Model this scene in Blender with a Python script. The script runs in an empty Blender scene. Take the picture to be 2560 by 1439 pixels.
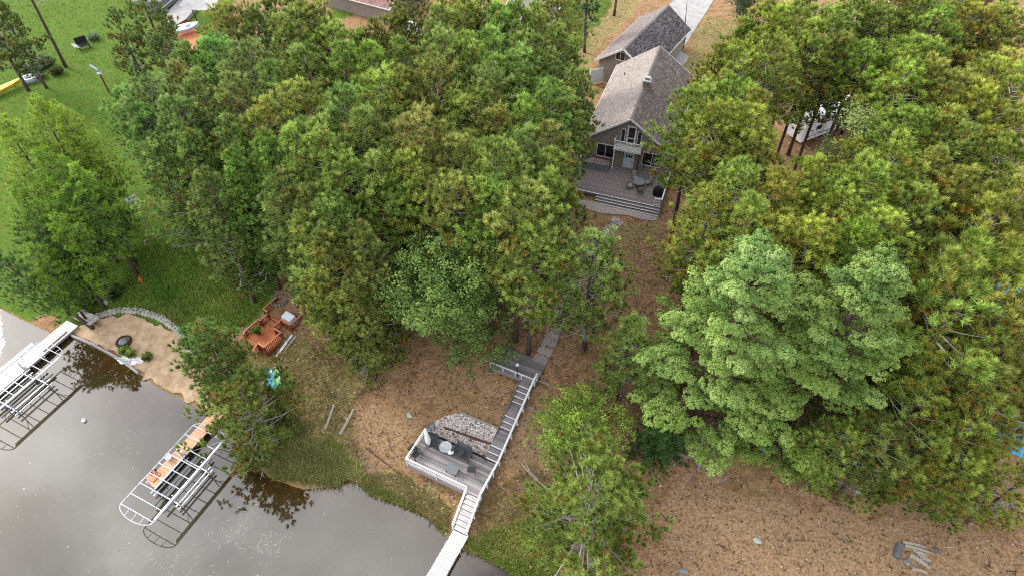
import bpy, math, random
import numpy as np
from mathutils import Vector, Matrix
R=math.radians
rng=np.random.default_rng(11); random.seed(11)
sc=bpy.context.scene; COL=sc.collection
# ---------------------------------------------------------------- camera
cam=bpy.data.objects.new('camera',bpy.data.cameras.new('camera')); COL.objects.link(cam); sc.camera=cam
cam.location=(0,0,50); cam.rotation_euler=(R(42.5),0,0)
cam.data.sensor_width=36; cam.data.lens=23.203; cam.data.clip_start=.5; cam.data.clip_end=3000
# ---------------------------------------------------------------- sky, sun, exposure
SUN_AZ=R(-58); SUN_EL=R(34)        # the sun stands behind thin cloud, ahead and to the left
SDIR=Vector((math.sin(SUN_AZ)*math.cos(SUN_EL),math.cos(SUN_AZ)*math.cos(SUN_EL),math.sin(SUN_EL)))
world=bpy.data.worlds.new('World'); sc.world=world; world.use_nodes=True
nt=world.node_tree; N=nt.nodes; L=nt.links; N.clear()
wo=N.new('ShaderNodeOutputWorld'); bg=N.new('ShaderNodeBackground'); bg.inputs['Strength'].default_value=.15
sky=N.new('ShaderNodeTexSky'); sky.sky_type='NISHITA'; sky.sun_disc=False; sky.sun_elevation=SUN_EL; sky.sun_rotation=SUN_AZ
sky.air_density=1.0; sky.dust_density=1.5
tc=N.new('ShaderNodeTexCoord')
nz=N.new('ShaderNodeTexNoise'); nz.inputs['Scale'].default_value=2.3; nz.inputs['Detail'].default_value=8; nz.inputs['Roughness'].default_value=.55
L.new(tc.outputs['Generated'],nz.inputs['Vector'])
rp=N.new('ShaderNodeValToRGB'); rp.color_ramp.elements[0].position=.43; rp.color_ramp.elements[1].position=.58
L.new(nz.outputs['Fac'],rp.inputs['Fac'])
dt=N.new('ShaderNodeVectorMath'); dt.operation='DOT_PRODUCT'; dt.inputs[1].default_value=SDIR
nrm=N.new('ShaderNodeVectorMath'); nrm.operation='NORMALIZE'; L.new(tc.outputs['Generated'],nrm.inputs[0]); L.new(nrm.outputs[0],dt.inputs[0])
mx=N.new('ShaderNodeMath'); mx.operation='MAXIMUM'; mx.inputs[1].default_value=0; L.new(dt.outputs['Value'],mx.inputs[0])
pw=N.new('ShaderNodeMath'); pw.operation='POWER'; pw.inputs[1].default_value=14; L.new(mx.outputs[0],pw.inputs[0])
ml=N.new('ShaderNodeMath'); ml.operation='MULTIPLY_ADD'; ml.inputs[1].default_value=11; ml.inputs[2].default_value=8.5; L.new(pw.outputs[0],ml.inputs[0])
n2=N.new('ShaderNodeTexNoise'); n2.inputs['Scale'].default_value=5; n2.inputs['Detail'].default_value=6
L.new(tc.outputs['Generated'],n2.inputs['Vector'])
m2=N.new('ShaderNodeMapRange'); m2.inputs['From Min'].default_value=.3; m2.inputs['From Max'].default_value=.7; m2.inputs['To Min'].default_value=.75; m2.inputs['To Max'].default_value=1.2; L.new(n2.outputs['Fac'],m2.inputs['Value'])
m3=N.new('ShaderNodeMath'); m3.operation='MULTIPLY'; L.new(ml.outputs[0],m3.inputs[0]); L.new(m2.outputs[0],m3.inputs[1])
cc=N.new('ShaderNodeCombineColor')
for i,k in enumerate((.985,.985,1.0)):
    q=N.new('ShaderNodeMath'); q.operation='MULTIPLY'; q.inputs[1].default_value=k; L.new(m3.outputs[0],q.inputs[0]); L.new(q.outputs[0],cc.inputs[i])
mixw=N.new('ShaderNodeMix'); mixw.data_type='RGBA'
L.new(rp.outputs['Color'],mixw.inputs['Factor']); L.new(sky.outputs['Color'],mixw.inputs['A']); L.new(cc.outputs['Color'],mixw.inputs['B'])
L.new(mixw.outputs['Result'],bg.inputs['Color']); L.new(bg.outputs[0],wo.inputs['Surface'])
sun=bpy.data.objects.new('sun',bpy.data.lights.new('sun','SUN')); COL.objects.link(sun)
sun.data.energy=1.4; sun.data.angle=R(14); sun.data.color=(1,.955,.88)
sun.rotation_euler=(-SDIR).to_track_quat('-Z','Y').to_euler(); sun.location=(-60,40,80)
sc.view_settings.view_transform='Standard'; sc.view_settings.look='None'; sc.view_settings.exposure=1.08; sc.view_settings.gamma=1; sc.view_settings.use_curve_mapping=False
sc.render.engine='CYCLES'; sc.cycles.max_bounces=6; sc.cycles.transparent_max_bounces=8; sc.cycles.diffuse_bounces=4; sc.cycles.glossy_bounces=3; sc.cycles.use_denoising=False; sc.cycles.filter_width=1.1; sc.cycles.caustics_reflective=False; sc.cycles.caustics_refractive=False
# ---------------------------------------------------------------- materials
def mat(name,c1,c2=None,scale=3.0,rough=.8,metal=0,bump=0,rand=.0,stretch=(1,1,1),spec=.3,detail=5,lo=.35,hi=.65):
    m=bpy.data.materials.new(name); m.use_nodes=True; t=m.node_tree; n=t.nodes; l=t.links
    b=n['Principled BSDF']; b.inputs['Roughness'].default_value=rough; b.inputs['Metallic'].default_value=metal
    b.inputs['Specular IOR Level'].default_value=spec
    co=n.new('ShaderNodeTexCoord'); mp=n.new('ShaderNodeMapping'); mp.inputs['Scale'].default_value=stretch
    oi=n.new('ShaderNodeObjectInfo')
    ad=n.new('ShaderNodeVectorMath'); ad.operation='ADD'
    sx=n.new('ShaderNodeVectorMath'); sx.operation='SCALE'; sx.inputs['Scale'].default_value=37.; 
    cx=n.new('ShaderNodeCombineXYZ'); 
    for i in range(3): l.new(oi.outputs['Random'],cx.inputs[i])
    l.new(cx.outputs[0],sx.inputs[0]); l.new(co.outputs['Object'],ad.inputs[0]); l.new(sx.outputs[0],ad.inputs[1])
    l.new(ad.outputs[0],mp.inputs['Vector'])
    z=n.new('ShaderNodeTexNoise'); z.inputs['Scale'].default_value=scale; z.inputs['Detail'].default_value=detail; l.new(mp.outputs[0],z.inputs['Vector'])
    mr=n.new('ShaderNodeMapRange'); mr.inputs['From Min'].default_value=lo; mr.inputs['From Max'].default_value=hi; l.new(z.outputs['Fac'],mr.inputs['Value'])
    mi=n.new('ShaderNodeMix'); mi.data_type='RGBA'
    if c2 is None: c2=tuple(x*.75 for x in c1)
    mi.inputs['A'].default_value=(*c1,1); mi.inputs['B'].default_value=(*c2,1); l.new(mr.outputs[0],mi.inputs['Factor'])
    out=mi.outputs['Result']
    if rand:
        hs=n.new('ShaderNodeHueSaturation'); rr=n.new('ShaderNodeMapRange'); rr.inputs['To Min'].default_value=1-rand; rr.inputs['To Max'].default_value=1+rand
        l.new(oi.outputs['Random'],rr.inputs['Value']); l.new(rr.outputs[0],hs.inputs['Value']); l.new(out,hs.inputs['Color']); out=hs.outputs['Color']
    l.new(out,b.inputs['Base Color'])
    if bump:
        bp=n.new('ShaderNodeBump'); bp.inputs['Strength'].default_value=bump; bp.inputs['Distance'].default_value=.03; l.new(z.outputs['Fac'],bp.inputs['Height']); l.new(bp.outputs[0],b.inputs['Normal'])
    return m
def vmat(name,rough=.8,transl=0,vary=0.,spec=.2,objcol=False,noise=0.,nscale=3.):
    """base colour comes from the face attribute 'col' (colour of each leaf, stone or shingle; some roof slopes have shade put in)"""
    m=bpy.data.materials.new(name); m.use_nodes=True; t=m.node_tree; n=t.nodes; l=t.links
    b=n['Principled BSDF']; o=n['Material Output']; b.inputs['Roughness'].default_value=rough; b.inputs['Specular IOR Level'].default_value=spec
    a=n.new('ShaderNodeAttribute'); a.attribute_name='col'; out=a.outputs['Color']
    oi=n.new('ShaderNodeObjectInfo')
    if vary:
        hs=n.new('ShaderNodeHueSaturation'); r=n.new('ShaderNodeMapRange'); r.inputs['To Min'].default_value=1-vary; r.inputs['To Max'].default_value=1+vary
        l.new(oi.outputs['Random'],r.inputs['Value']); l.new(r.outputs[0],hs.inputs['Value']); l.new(out,hs.inputs['Color']); out=hs.outputs['Color']
    if objcol:
        mu=n.new('ShaderNodeMix'); mu.data_type='RGBA'; mu.blend_type='MULTIPLY'; mu.inputs['Factor'].default_value=1
        l.new(out,mu.inputs['A']); l.new(oi.outputs['Color'],mu.inputs['B']); out=mu.outputs['Result']
    if noise:
        co=n.new('ShaderNodeTexCoord'); z=n.new('ShaderNodeTexNoise'); z.inputs['Scale'].default_value=nscale; z.inputs['Detail'].default_value=6; l.new(co.outputs['Object'],z.inputs['Vector'])
        r=n.new('ShaderNodeMapRange'); r.inputs['From Min'].default_value=.3; r.inputs['From Max'].default_value=.7; r.inputs['To Min'].default_value=1-noise; r.inputs['To Max'].default_value=1+noise; l.new(z.outputs['Fac'],r.inputs['Value'])
        hs=n.new('ShaderNodeHueSaturation'); l.new(r.outputs[0],hs.inputs['Value']); l.new(out,hs.inputs['Color']); out=hs.outputs['Color']
    l.new(out,b.inputs['Base Color'])
    if transl:
        d=n.new('ShaderNodeBsdfTranslucent'); l.new(out,d.inputs['Color']); mi=n.new('ShaderNodeMixShader'); mi.inputs[0].default_value=transl
        l.new(b.outputs[0],mi.inputs[1]); l.new(d.outputs[0],mi.inputs[2]); l.new(mi.outputs[0],o.inputs['Surface'])
    return m
M={}
M['white']=mat('white paint',(.78,.78,.77),(.6,.59,.57),6,.55,rand=.04)
M['white_worn']=mat('worn white paint',(.76,.75,.73),(.45,.42,.39),9,.7,rand=.08,lo=.5,hi=.72)
M['grey_board']=mat('weathered grey board',(.34,.30,.29),(.16,.14,.14),7,.85,rand=.28,stretch=(.6,5,5))
M['grey_light']=mat('bleached grey board',(.5,.47,.45),(.27,.245,.24),7,.85,rand=.22,stretch=(.6,5,5))
M['dock_board']=mat('sun bleached board',(.74,.72,.69),(.52,.49,.46),7,.8,rand=.1,stretch=(.6,5,5))
M['dark_tread']=mat('dark stained tread',(.135,.122,.128),(.27,.245,.24),6,.85,rand=.25,stretch=(.6,5,5))
M['house_board']=mat('brown grey deck board',(.20,.168,.162),(.42,.345,.31),2.4,.8,rand=.18,stretch=(.5,6,6),lo=.55,hi=.7)
M['orange_board']=mat('orange stained board',(.62,.21,.09),(.50,.15,.06),5,.65,rand=.14,stretch=(.6,4,4))
M['orange_dock']=mat('pale orange dock board',(.66,.37,.23),(.55,.29,.17),5,.7,rand=.12,stretch=(.6,4,4))
M['rail_red']=mat('red brown stain',(.26,.062,.026),(.17,.036,.016),5,.65,rand=.18)
M['rail_cap']=mat('pale orange rail cap',(.60,.27,.15),(.48,.19,.09),5,.65,rand=.08)
M['siding']=mat('taupe siding',(.27,.225,.192),(.235,.195,.165),2,.75,rand=.02)
M['siding_dark']=mat('brown wall boards',(.12,.06,.04),(.08,.04,.03),3,.8,rand=.1)
M['glass']=mat('dark window glass',(.012,.013,.016),(.016,.018,.022),2,.08,spec=.6)
M['door']=mat('pale blue door paint',(.55,.66,.72),(.5,.61,.67),3,.5)
M['concrete']=mat('pale concrete',(.40,.385,.365),(.31,.30,.285),1.1,.9,detail=8)
M['paver']=mat('pinkish path slab',(.40,.345,.315),(.30,.25,.225),5,.9,rand=.13)
M['metal']=mat('pale aluminium',(.62,.63,.66),(.45,.46,.49),4,.42,metal=.35,spec=.5)
M['dark_metal']=mat('black metal',(.02,.02,.022),(.035,.034,.034),5,.5)
M['rust']=mat('rusty steel',(.05,.032,.025),(.11,.06,.04),9,.7)
M['grey_plastic']=mat('charcoal plastic slat',(.042,.043,.05),(.06,.06,.07),5,.6,rand=.18)
M['slate']=mat('blue grey table top',(.16,.185,.2),(.2,.22,.235),5,.6)
M['clear_glass']=mat('frosted glass top',(.42,.45,.46),(.5,.52,.53),5,.15,spec=.6)
M['tan_mesh']=mat('tan sling fabric',(.36,.31,.26),(.28,.24,.2),20,.8)
M['cover_white']=mat('white vinyl cover',(.82,.84,.86),(.7,.73,.77),3,.6,bump=.3)
M['canvas']=mat('white folded canvas',(.8,.8,.78),(.62,.62,.62),6,.85,bump=.5)
M['black']=mat('black cover',(.013,.013,.015),(.02,.02,.022),5,.7)
M['blue']=mat('bright blue plastic',(.02,.27,.62),(.03,.42,.7),3,.45)
M['bluetarp']=mat('blue tarpaulin',(.02,.27,.66),(.05,.4,.75),4,.5,bump=.6)
M['teal']=mat('turquoise plastic',(.05,.42,.62),(.2,.62,.78),3,.45,lo=.45,hi=.55)
M['green_plastic']=mat('green kayak plastic',(.03,.26,.07),(.05,.36,.1),4,.4)
M['lime']=mat('light green rim',(.35,.65,.35),None,4,.4)
M['yellow']=mat('yellow plastic',(.85,.5,.03),(.75,.42,.03),4,.4)
M['red']=mat('red paint',(.5,.03,.03),None,4,.5)
M['hydrant']=mat('orange red paint',(.55,.12,.02),(.42,.08,.02),4,.5)
M['bark']=mat('pine bark',(.12,.082,.062),(.062,.045,.038),6,.95,bump=.6,stretch=(3,3,1))
M['bark_grey']=mat('dry grey bark',(.44,.41,.39),(.24,.22,.205),5,.95,stretch=(3,3,1))
M['bark_dead']=mat('bleached dead wood',(.46,.43,.42),(.28,.26,.25),5,.9,rand=.1)
M['log']=mat('bleached log',(.42,.37,.3),(.24,.2,.15),4,.9,stretch=(4,4,1))
M['stone']=vmat('stone',.9,noise=.22,nscale=9)
M['concrete_dark']=mat('speckled boulder',(.24,.25,.24),(.12,.12,.115),8,.9,bump=.5)
M['chimney']=mat('mixed chimney stone',(.42,.36,.26),(.05,.042,.033),13,.9,bump=.5,lo=.44,hi=.56,detail=2)
M['foliage']=vmat('needle foliage',.6,transl=.2,vary=.14,objcol=True)
M['leaf']=vmat('broad leaf foliage',.55,transl=.2,vary=.05,objcol=True,spec=.2)
M['grass']=vmat('grass blades',.7,transl=.25)
M['shingle']=vmat('roof shingle',.95,spec=.05,noise=.07,nscale=.5)
M['brown_shingle']=mat('brown shingle',(.12,.075,.055),(.08,.05,.04),6,.9)
M['tarp_grey']=mat('grey tarp',(.13,.14,.145),(.10,.105,.11),2,.6)
M['gel']=mat('light grey gelcoat',(.55,.58,.66),(.5,.53,.6),2,.35)
M['tyre']=mat('black rubber',(.015,.015,.016),None,5,.8)
M['asphalt']=mat('asphalt',(.055,.057,.065),(.04,.042,.048),4,.9)
M['sand']=mat('beach sand',(.52,.37,.235),(.37,.25,.145),1.6,.95,bump=.5,detail=9)
# ---------------------------------------------------------------- mesh helpers
class MB:
    def __init__(s): s.v=[]; s.f=[]; s.c=[]
    def add(s,v,f,col=None):
        o=len(s.v); s.v+= [tuple(x) for x in v]; s.f+=[tuple(i+o for i in q) for q in f]
        s.c+=[col]*len(f); return s
    def box(s,c,d,rot=None,col=None):
        h=[Vector((x*d[0]/2,y*d[1]/2,z*d[2]/2)) for x in(-1,1) for y in(-1,1) for z in(-1,1)]
        if rot is not None: h=[rot@p for p in h]
        c=Vector(c)
        return s.add([p+c for p in h],[(0,1,3,2),(4,6,7,5),(0,4,5,1),(2,3,7,6),(0,2,6,4),(1,5,7,3)],col)
    def bar(s,a,b,w,h=None,col=None):
        a=Vector(a);b=Vector(b);d=b-a; h=h or w
        x=d.normalized(); up=Vector((0,0,1)) if abs(x.z)<.95 else Vector((0,1,0))
        y=up.cross(x).normalized(); z=x.cross(y)
        return s.box((a+b)/2,(d.length,w,h),Matrix((x,y,z)).transposed(),col)
    def path(s,pts,rs,n=6,cap=True,col=None):
        pts=[Vector(p) for p in pts]
        if not hasattr(rs,'__len__'): rs=[rs]*len(pts)
        v=[];f=[]
        d0=(pts[1]-pts[0]).normalized(); u=d0.orthogonal().normalized()
        for i,p in enumerate(pts):
            d=(pts[min(i+1,len(pts)-1)]-pts[max(i-1,0)]).normalized()
            u=(u-d*u.dot(d)).normalized(); w=d.cross(u)
            for k in range(n):
                a=2*math.pi*k/n; v.append(p+(u*math.cos(a)+w*math.sin(a))*rs[i])
        for i in range(len(pts)-1):
            for k in range(n):
                f.append((i*n+k,i*n+(k+1)%n,(i+1)*n+(k+1)%n,(i+1)*n+k))
        if cap: f.append(tuple(range(n-1,-1,-1))); f.append(tuple((len(pts)-1)*n+k for k in range(n)))
        return s.add(v,f,col)
    def lathe(s,prof,c=(0,0,0),n=16,sx=1,sy=1,rot=0,col=None):
        v=[];f=[]
        for r,z in prof:
            for k in range(n):
                a=2*math.pi*k/n; x=r*math.cos(a)*sx; y=r*math.sin(a)*sy
                v.append((c[0]+x*math.cos(rot)-y*math.sin(rot),c[1]+x*math.sin(rot)+y*math.cos(rot),c[2]+z))
        m=len(prof)
        for i in range(m-1):
            for k in range(n): f.append((i*n+k,i*n+(k+1)%n,(i+1)*n+(k+1)%n,(i+1)*n+k))
        f.append(tuple(range(n-1,-1,-1))); f.append(tuple((m-1)*n+k for k in range(n)))
        return s.add(v,f,col)
    def prism(s,poly,z0,z1,col=None):
        n=len(poly); v=[(p[0],p[1],z0) for p in poly]+[(p[0],p[1],z1) for p in poly]
        return s.add(v,[tuple(range(n-1,-1,-1)),tuple(range(n,2*n))]+[(i,(i+1)%n,n+(i+1)%n,n+i) for i in range(n)],col)
    def slab(s,quad,th,col=None):
        q=[Vector(p) for p in quad]; nrm=(q[1]-q[0]).cross(q[-1]-q[0]).normalized()
        n=len(q); v=q+[p-nrm*th for p in q]
        return s.add(v,[tuple(range(n)),tuple(range(2*n-1,n-1,-1))]+[(i,n+i,n+(i+1)%n,(i+1)%n) for i in range(n)],col)
    def mesh(s,name,m,smooth=False):
        me=bpy.data.meshes.new(name); me.from_pydata([tuple(p) for p in s.v],[],s.f); me.materials.append(m)
        if any(c is not None for c in s.c):
            a=me.attributes.new('col','FLOAT_COLOR','FACE'); a.data.foreach_set('color',np.array([(*(c or (.5,.5,.5)),1) for c in s.c],dtype=np.float32).ravel())
        if smooth: me.polygons.foreach_set('use_smooth',[True]*len(me.polygons))
        return me
    def build(s,name,m,parent=None,smooth=False,**k):
        o=bpy.data.objects.new(name,s.mesh(name,m,smooth)); COL.objects.link(o)
        if parent is not None: o.parent=parent
        for a,b in k.items(): o[a]=b
        return o
def npmesh(name,v,f,col,m,k=3):
    me=bpy.data.meshes.new(name); v=np.asarray(v,np.float32); f=np.asarray(f,np.int32); n=len(f)
    me.vertices.add(len(v)); me.vertices.foreach_set('co',v.ravel()); me.loops.add(n*k); me.loops.foreach_set('vertex_index',f.ravel())
    me.polygons.add(n); me.polygons.foreach_set('loop_start',np.arange(0,n*k,k,dtype=np.int32)); 
    me.update(calc_edges=True); me.materials.append(m)
    if col is not None:
        a=me.attributes.new('col','FLOAT_COLOR','FACE'); c=np.ones((n,4),np.float32); c[:,:3]=col; a.data.foreach_set('color',c.ravel())
    return me
def mobj(name,me,parent=None,**k):
    o=bpy.data.objects.new(name,me); COL.objects.link(o)
    if parent is not None: o.parent=parent
    for a,b in k.items(): o[a]=b
    return o
def thing(name,label,cat,loc=(0,0,0),rz=0,group=None):
    o=bpy.data.objects.new(name,None); COL.objects.link(o); o.empty_display_size=.3
    o.location=loc; o.rotation_euler=(0,0,rz); o['label']=label; o['category']=cat
    if group: o['group']=group
    return o
def tag(o,label,cat,group=None):
    o['label']=label; o['category']=cat
    if group: o['group']=group
    return o
_unit={}
def unit(mk):
    if mk not in _unit: _unit[mk]=MB().box((0,0,0),(1,1,1)).mesh('unit_board',M[mk])
    return _unit[mk]
def bx(name,mk,parent,c,d,rot=None):
    o=bpy.data.objects.new(name,unit(mk)); COL.objects.link(o); o.parent=parent; o.location=c; o.scale=d
    if rot is not None: o.rotation_euler=rot
    return o
def beam(name,mk,parent,a,b,w,h=None):
    a=Vector(a);b=Vector(b);d=b-a;h=h or w
    x=d.normalized(); up=Vector((0,0,1)) if abs(x.z)<.95 else Vector((0,1,0)); y=up.cross(x).normalized(); z=x.cross(y)
    o=bpy.data.objects.new(name,unit(mk)); COL.objects.link(o); o.parent=parent
    o.rotation_mode='QUATERNION'; o.rotation_quaternion=Matrix((x,y,z)).transposed().to_quaternion(); o.location=(a+b)/2; o.scale=(d.length,w,h); return o
def copy_tree(o,parent=None):
    c=o.copy(); COL.objects.link(c); c.parent=parent
    for ch in list(o.children): copy_tree(ch,c)
    return c
def loc2(px,o,a):   # world point -> local frame at o turned by a
    dx,dy=px[0]-o[0],px[1]-o[1]; c,s=math.cos(a),math.sin(a); return (dx*c+dy*s,-dx*s+dy*c)
def wpt(p,o,a,z=0):
    c,s=math.cos(a),math.sin(a); return (o[0]+p[0]*c-p[1]*s,o[1]+p[0]*s+p[1]*c,z)
# ---------------------------------------------------------------- terrain
SHORE=np.array([(-66.22,50.45),(-54.31,44.41),(-51.17,43.08),(-48.00,41.52),(-44.49,39.91),(-42.49,39.77),(-40.07,38.65),(-36.70,36.90),(-34.41,35.31),(-31.75,33.56),(-28.76,32.16),(-26.99,31.05),(-24.60,29.46),(-22.21,27.00),(-19.51,24.85),(-16.71,23.92),(-14.19,24.22),(-13.41,24.95),(-12.57,24.57),(-11.18,23.47),(-8.85,22.64),(-6.40,21.66),(-5.15,20.24),(-3.92,19.12),(-2.40,18.73),(-0.89,17.93),(0.29,17.13),(3.44,15.46),(8.97,13.87),(19.87,12.85)])
def sdist(x,y):
    x=np.asarray(x,float); y=np.asarray(y,float); best=np.full(x.shape,1e9)
    for i in range(len(SHORE)-1):
        ax,ay=SHORE[i]; bx_,by=SHORE[i+1]; dx,dy=bx_-ax,by-ay
        t=np.clip(((x-ax)*dx+(y-ay)*dy)/(dx*dx+dy*dy),0,1); best=np.minimum(best,np.hypot(x-ax-t*dx,y-ay-t*dy))
    poly=[*map(tuple,SHORE),(300,SHORE[-1][1]),(300,600),(-600,600),(-600,SHORE[0][1])]
    return np.where(inpoly(x,y,poly),best,-best)
def inpoly(x,y,poly):
    x=np.asarray(x,float); y=np.asarray(y,float); ins=np.zeros(x.shape,bool); n=len(poly)
    for i in range(n):
        ax,ay=poly[i][:2]; bx_,by=poly[(i+1)%n][:2]
        if ay==by: continue
        ins^=((ay>y)!=(by>y))&(x<(bx_-ax)*(y-ay)/(by-ay)+ax)
    return ins
def zland(x,y):
    d=sdist(x,y); t=np.clip(d/18,0,1)
    return np.where(d<=0,np.maximum(-1.6,d*.16),.12*np.minimum(1,d/.5)+4.38*t*t*(3-2*t))
def gz(x,y): return float(zland(np.array([x]),np.array([y]))[0])
def vnoise(x,y,s,seed=0):
    r=np.random.default_rng(seed); g=r.random((64,64)); u=np.asarray(x)/s; v=np.asarray(y)/s; i=np.floor(u).astype(int); j=np.floor(v).astype(int); a=u-i; b=v-j; a=a*a*(3-2*a); b=b*b*(3-2*b)
    G=lambda p,q:g[p%64,q%64]
    return (G(i,j)*(1-a)+G(i+1,j)*a)*(1-b)+(G(i,j+1)*(1-a)+G(i+1,j+1)*a)*b
xs=np.concatenate([[-900,-600,-400,-280,-200,-150,-120],np.arange(-104,104.1,.45),[120,150,200,280,400,600,900]])
ys=np.concatenate([[-700,-400,-200,-100,-50,-25,-10,0],np.arange(6,122,.45),[130,145,165,200,260,350,500,750,1000]])
X,Y=np.meshgrid(xs,ys); Z=zland(X,Y)
land=sdist(X,Y)
Z=Z+np.where(land>.8,(vnoise(X,Y,2.3,1)-.5)*.10+(vnoise(X,Y,.9,2)-.5)*.05,0)*np.clip(land/3,0,1)
nx,ny=len(xs),len(ys)
idx=np.arange(nx*ny).reshape(ny,nx)
faces=np.stack([idx[:-1,:-1],idx[:-1,1:],idx[1:,1:],idx[1:,:-1]],-1).reshape(-1,4)
LAWN=[[(-110.71,121.48,4.50),(-51.52,125.11,4.50),(-37.20,83.95,4.50),(-40.57,66.91,4.50),(-32.89,53.21,4.38),(-25.52,47.38,4.17),(-22.41,43.90,3.77),(-22.44,41.82,3.21),(-25.26,39.79,2.09),(-30.51,38.36,0.86),(-40.35,41.49,0.34),(-42.70,41.34,0.21),(-55.68,43.77,-0.19),(-71.04,47.75,-0.88)],
 [(6.79,116.30,4.50),(17.67,116.30,4.50),(15.43,101.09,4.50),(10.83,89.60,4.50),(6.51,82.87,4.50),(2.32,92.00,4.50)],
 [(-31.66,111.42,4.50),(-25.06,111.42,4.50),(-22.83,97.06,4.50),(-26.56,94.48,4.50)],
 [(-21.46,27.47,0.15),(-17.44,27.98,0.58),(-12.50,25.99,0.19),(-12.17,24.79,0.11),(-14.19,24.22,0.00),(-19.14,24.68,-0.01)],
 [(-3.95,19.74,0.11),(1.54,21.35,0.72),(3.63,20.11,0.72),(2.87,15.48,-0.04),(-2.99,18.32,-0.09)]]
DRY=[[(-24.04,39.65,2.26),(-19.84,37.96,2.57),(-17.37,36.85,2.80),(-11.34,35.06,2.79),(-10.79,32.64,1.99),(-13.79,31.05,1.29),(-12.40,25.30,0.14),(-8.53,22.57,0.01),(-20.90,25.08,-0.11),(-25.05,30.56,0.14),(-29.26,33.86,0.19),(-26.46,36.07,0.82)],
 [(10.55,111.42,4.50),(23.74,111.42,4.50),(16.82,97.06,4.50),(10.94,83.95,4.50),(6.41,80.77,4.50),(9.12,89.60,4.50)],
 [(29.43,97.06,4.50),(34.23,94.48,4.50),(29.84,82.87,4.50),(24.66,75.80,4.50),(22.07,81.81,4.50),(24.88,88.43,4.50)],
 [(43.52,59.92,4.50),(63.15,62.92,4.50),(53.69,42.69,4.50),(40.15,43.74,4.50)],
 [(-13.02,25.00,0.05),(-9.11,25.21,0.32),(-4.70,22.21,0.22),(-4.90,20.23,0.04),(-8.84,22.49,-0.02)],
 [(-2.51,22.71,0.57),(1.59,25.16,1.78),(4.32,22.32,1.41),(3.51,17.09,0.20),(-3.01,18.88,-0.00)],
 [(10.67,50.57,4.50),(14.82,50.88,4.50),(13.30,45.91,4.50),(10.96,45.91,4.50)]]
DUST=[[(-13.07,30.72,1.18),(-9.25,30.84,1.63),(-7.39,29.01,1.42),(-9.04,24.56,0.23),(-11.46,25.62,0.21)],
 [(0.33,28.37,2.49),(4.60,29.56,3.63),(5.50,28.20,3.39),(1.58,23.97,1.42),(-1.55,21.78,0.48)],
 [(12.22,22.56,2.29),(29.81,20.72,3.58),(34.70,14.18,4.15),(10.49,14.87,0.17)]]
def soft(polys,blur=3):
    m=np.zeros(X.shape)
    jx=(vnoise(X,Y,3,5)-.5)*2.4+(vnoise(X,Y,1.1,8)-.5)*1.2; jy=(vnoise(X,Y,3,6)-.5)*2.4+(vnoise(X,Y,1.1,9)-.5)*1.2
    for p in polys: m=np.maximum(m,inpoly(X+jx,Y+jy,p).astype(float))
    for _ in range(blur): m=(m+np.roll(m,1,0)+np.roll(m,-1,0)+np.roll(m,1,1)+np.roll(m,-1,1))/5
    return m
zl,zd,zu=soft(LAWN),soft(DRY),soft(DUST)
gm=npmesh('ground',np.stack([X,Y,Z],-1).reshape(-1,3),faces,None,None,4)
gm.materials.clear()
a=gm.attributes.new('zone','FLOAT_COLOR','POINT'); zc=np.stack([zl,zd,zu,np.clip(land/2+.5,0,1)],-1).astype(np.float32); a.data.foreach_set('color',zc.ravel())
gm.polygons.foreach_set('use_smooth',[True]*len(gm.polygons))
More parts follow.
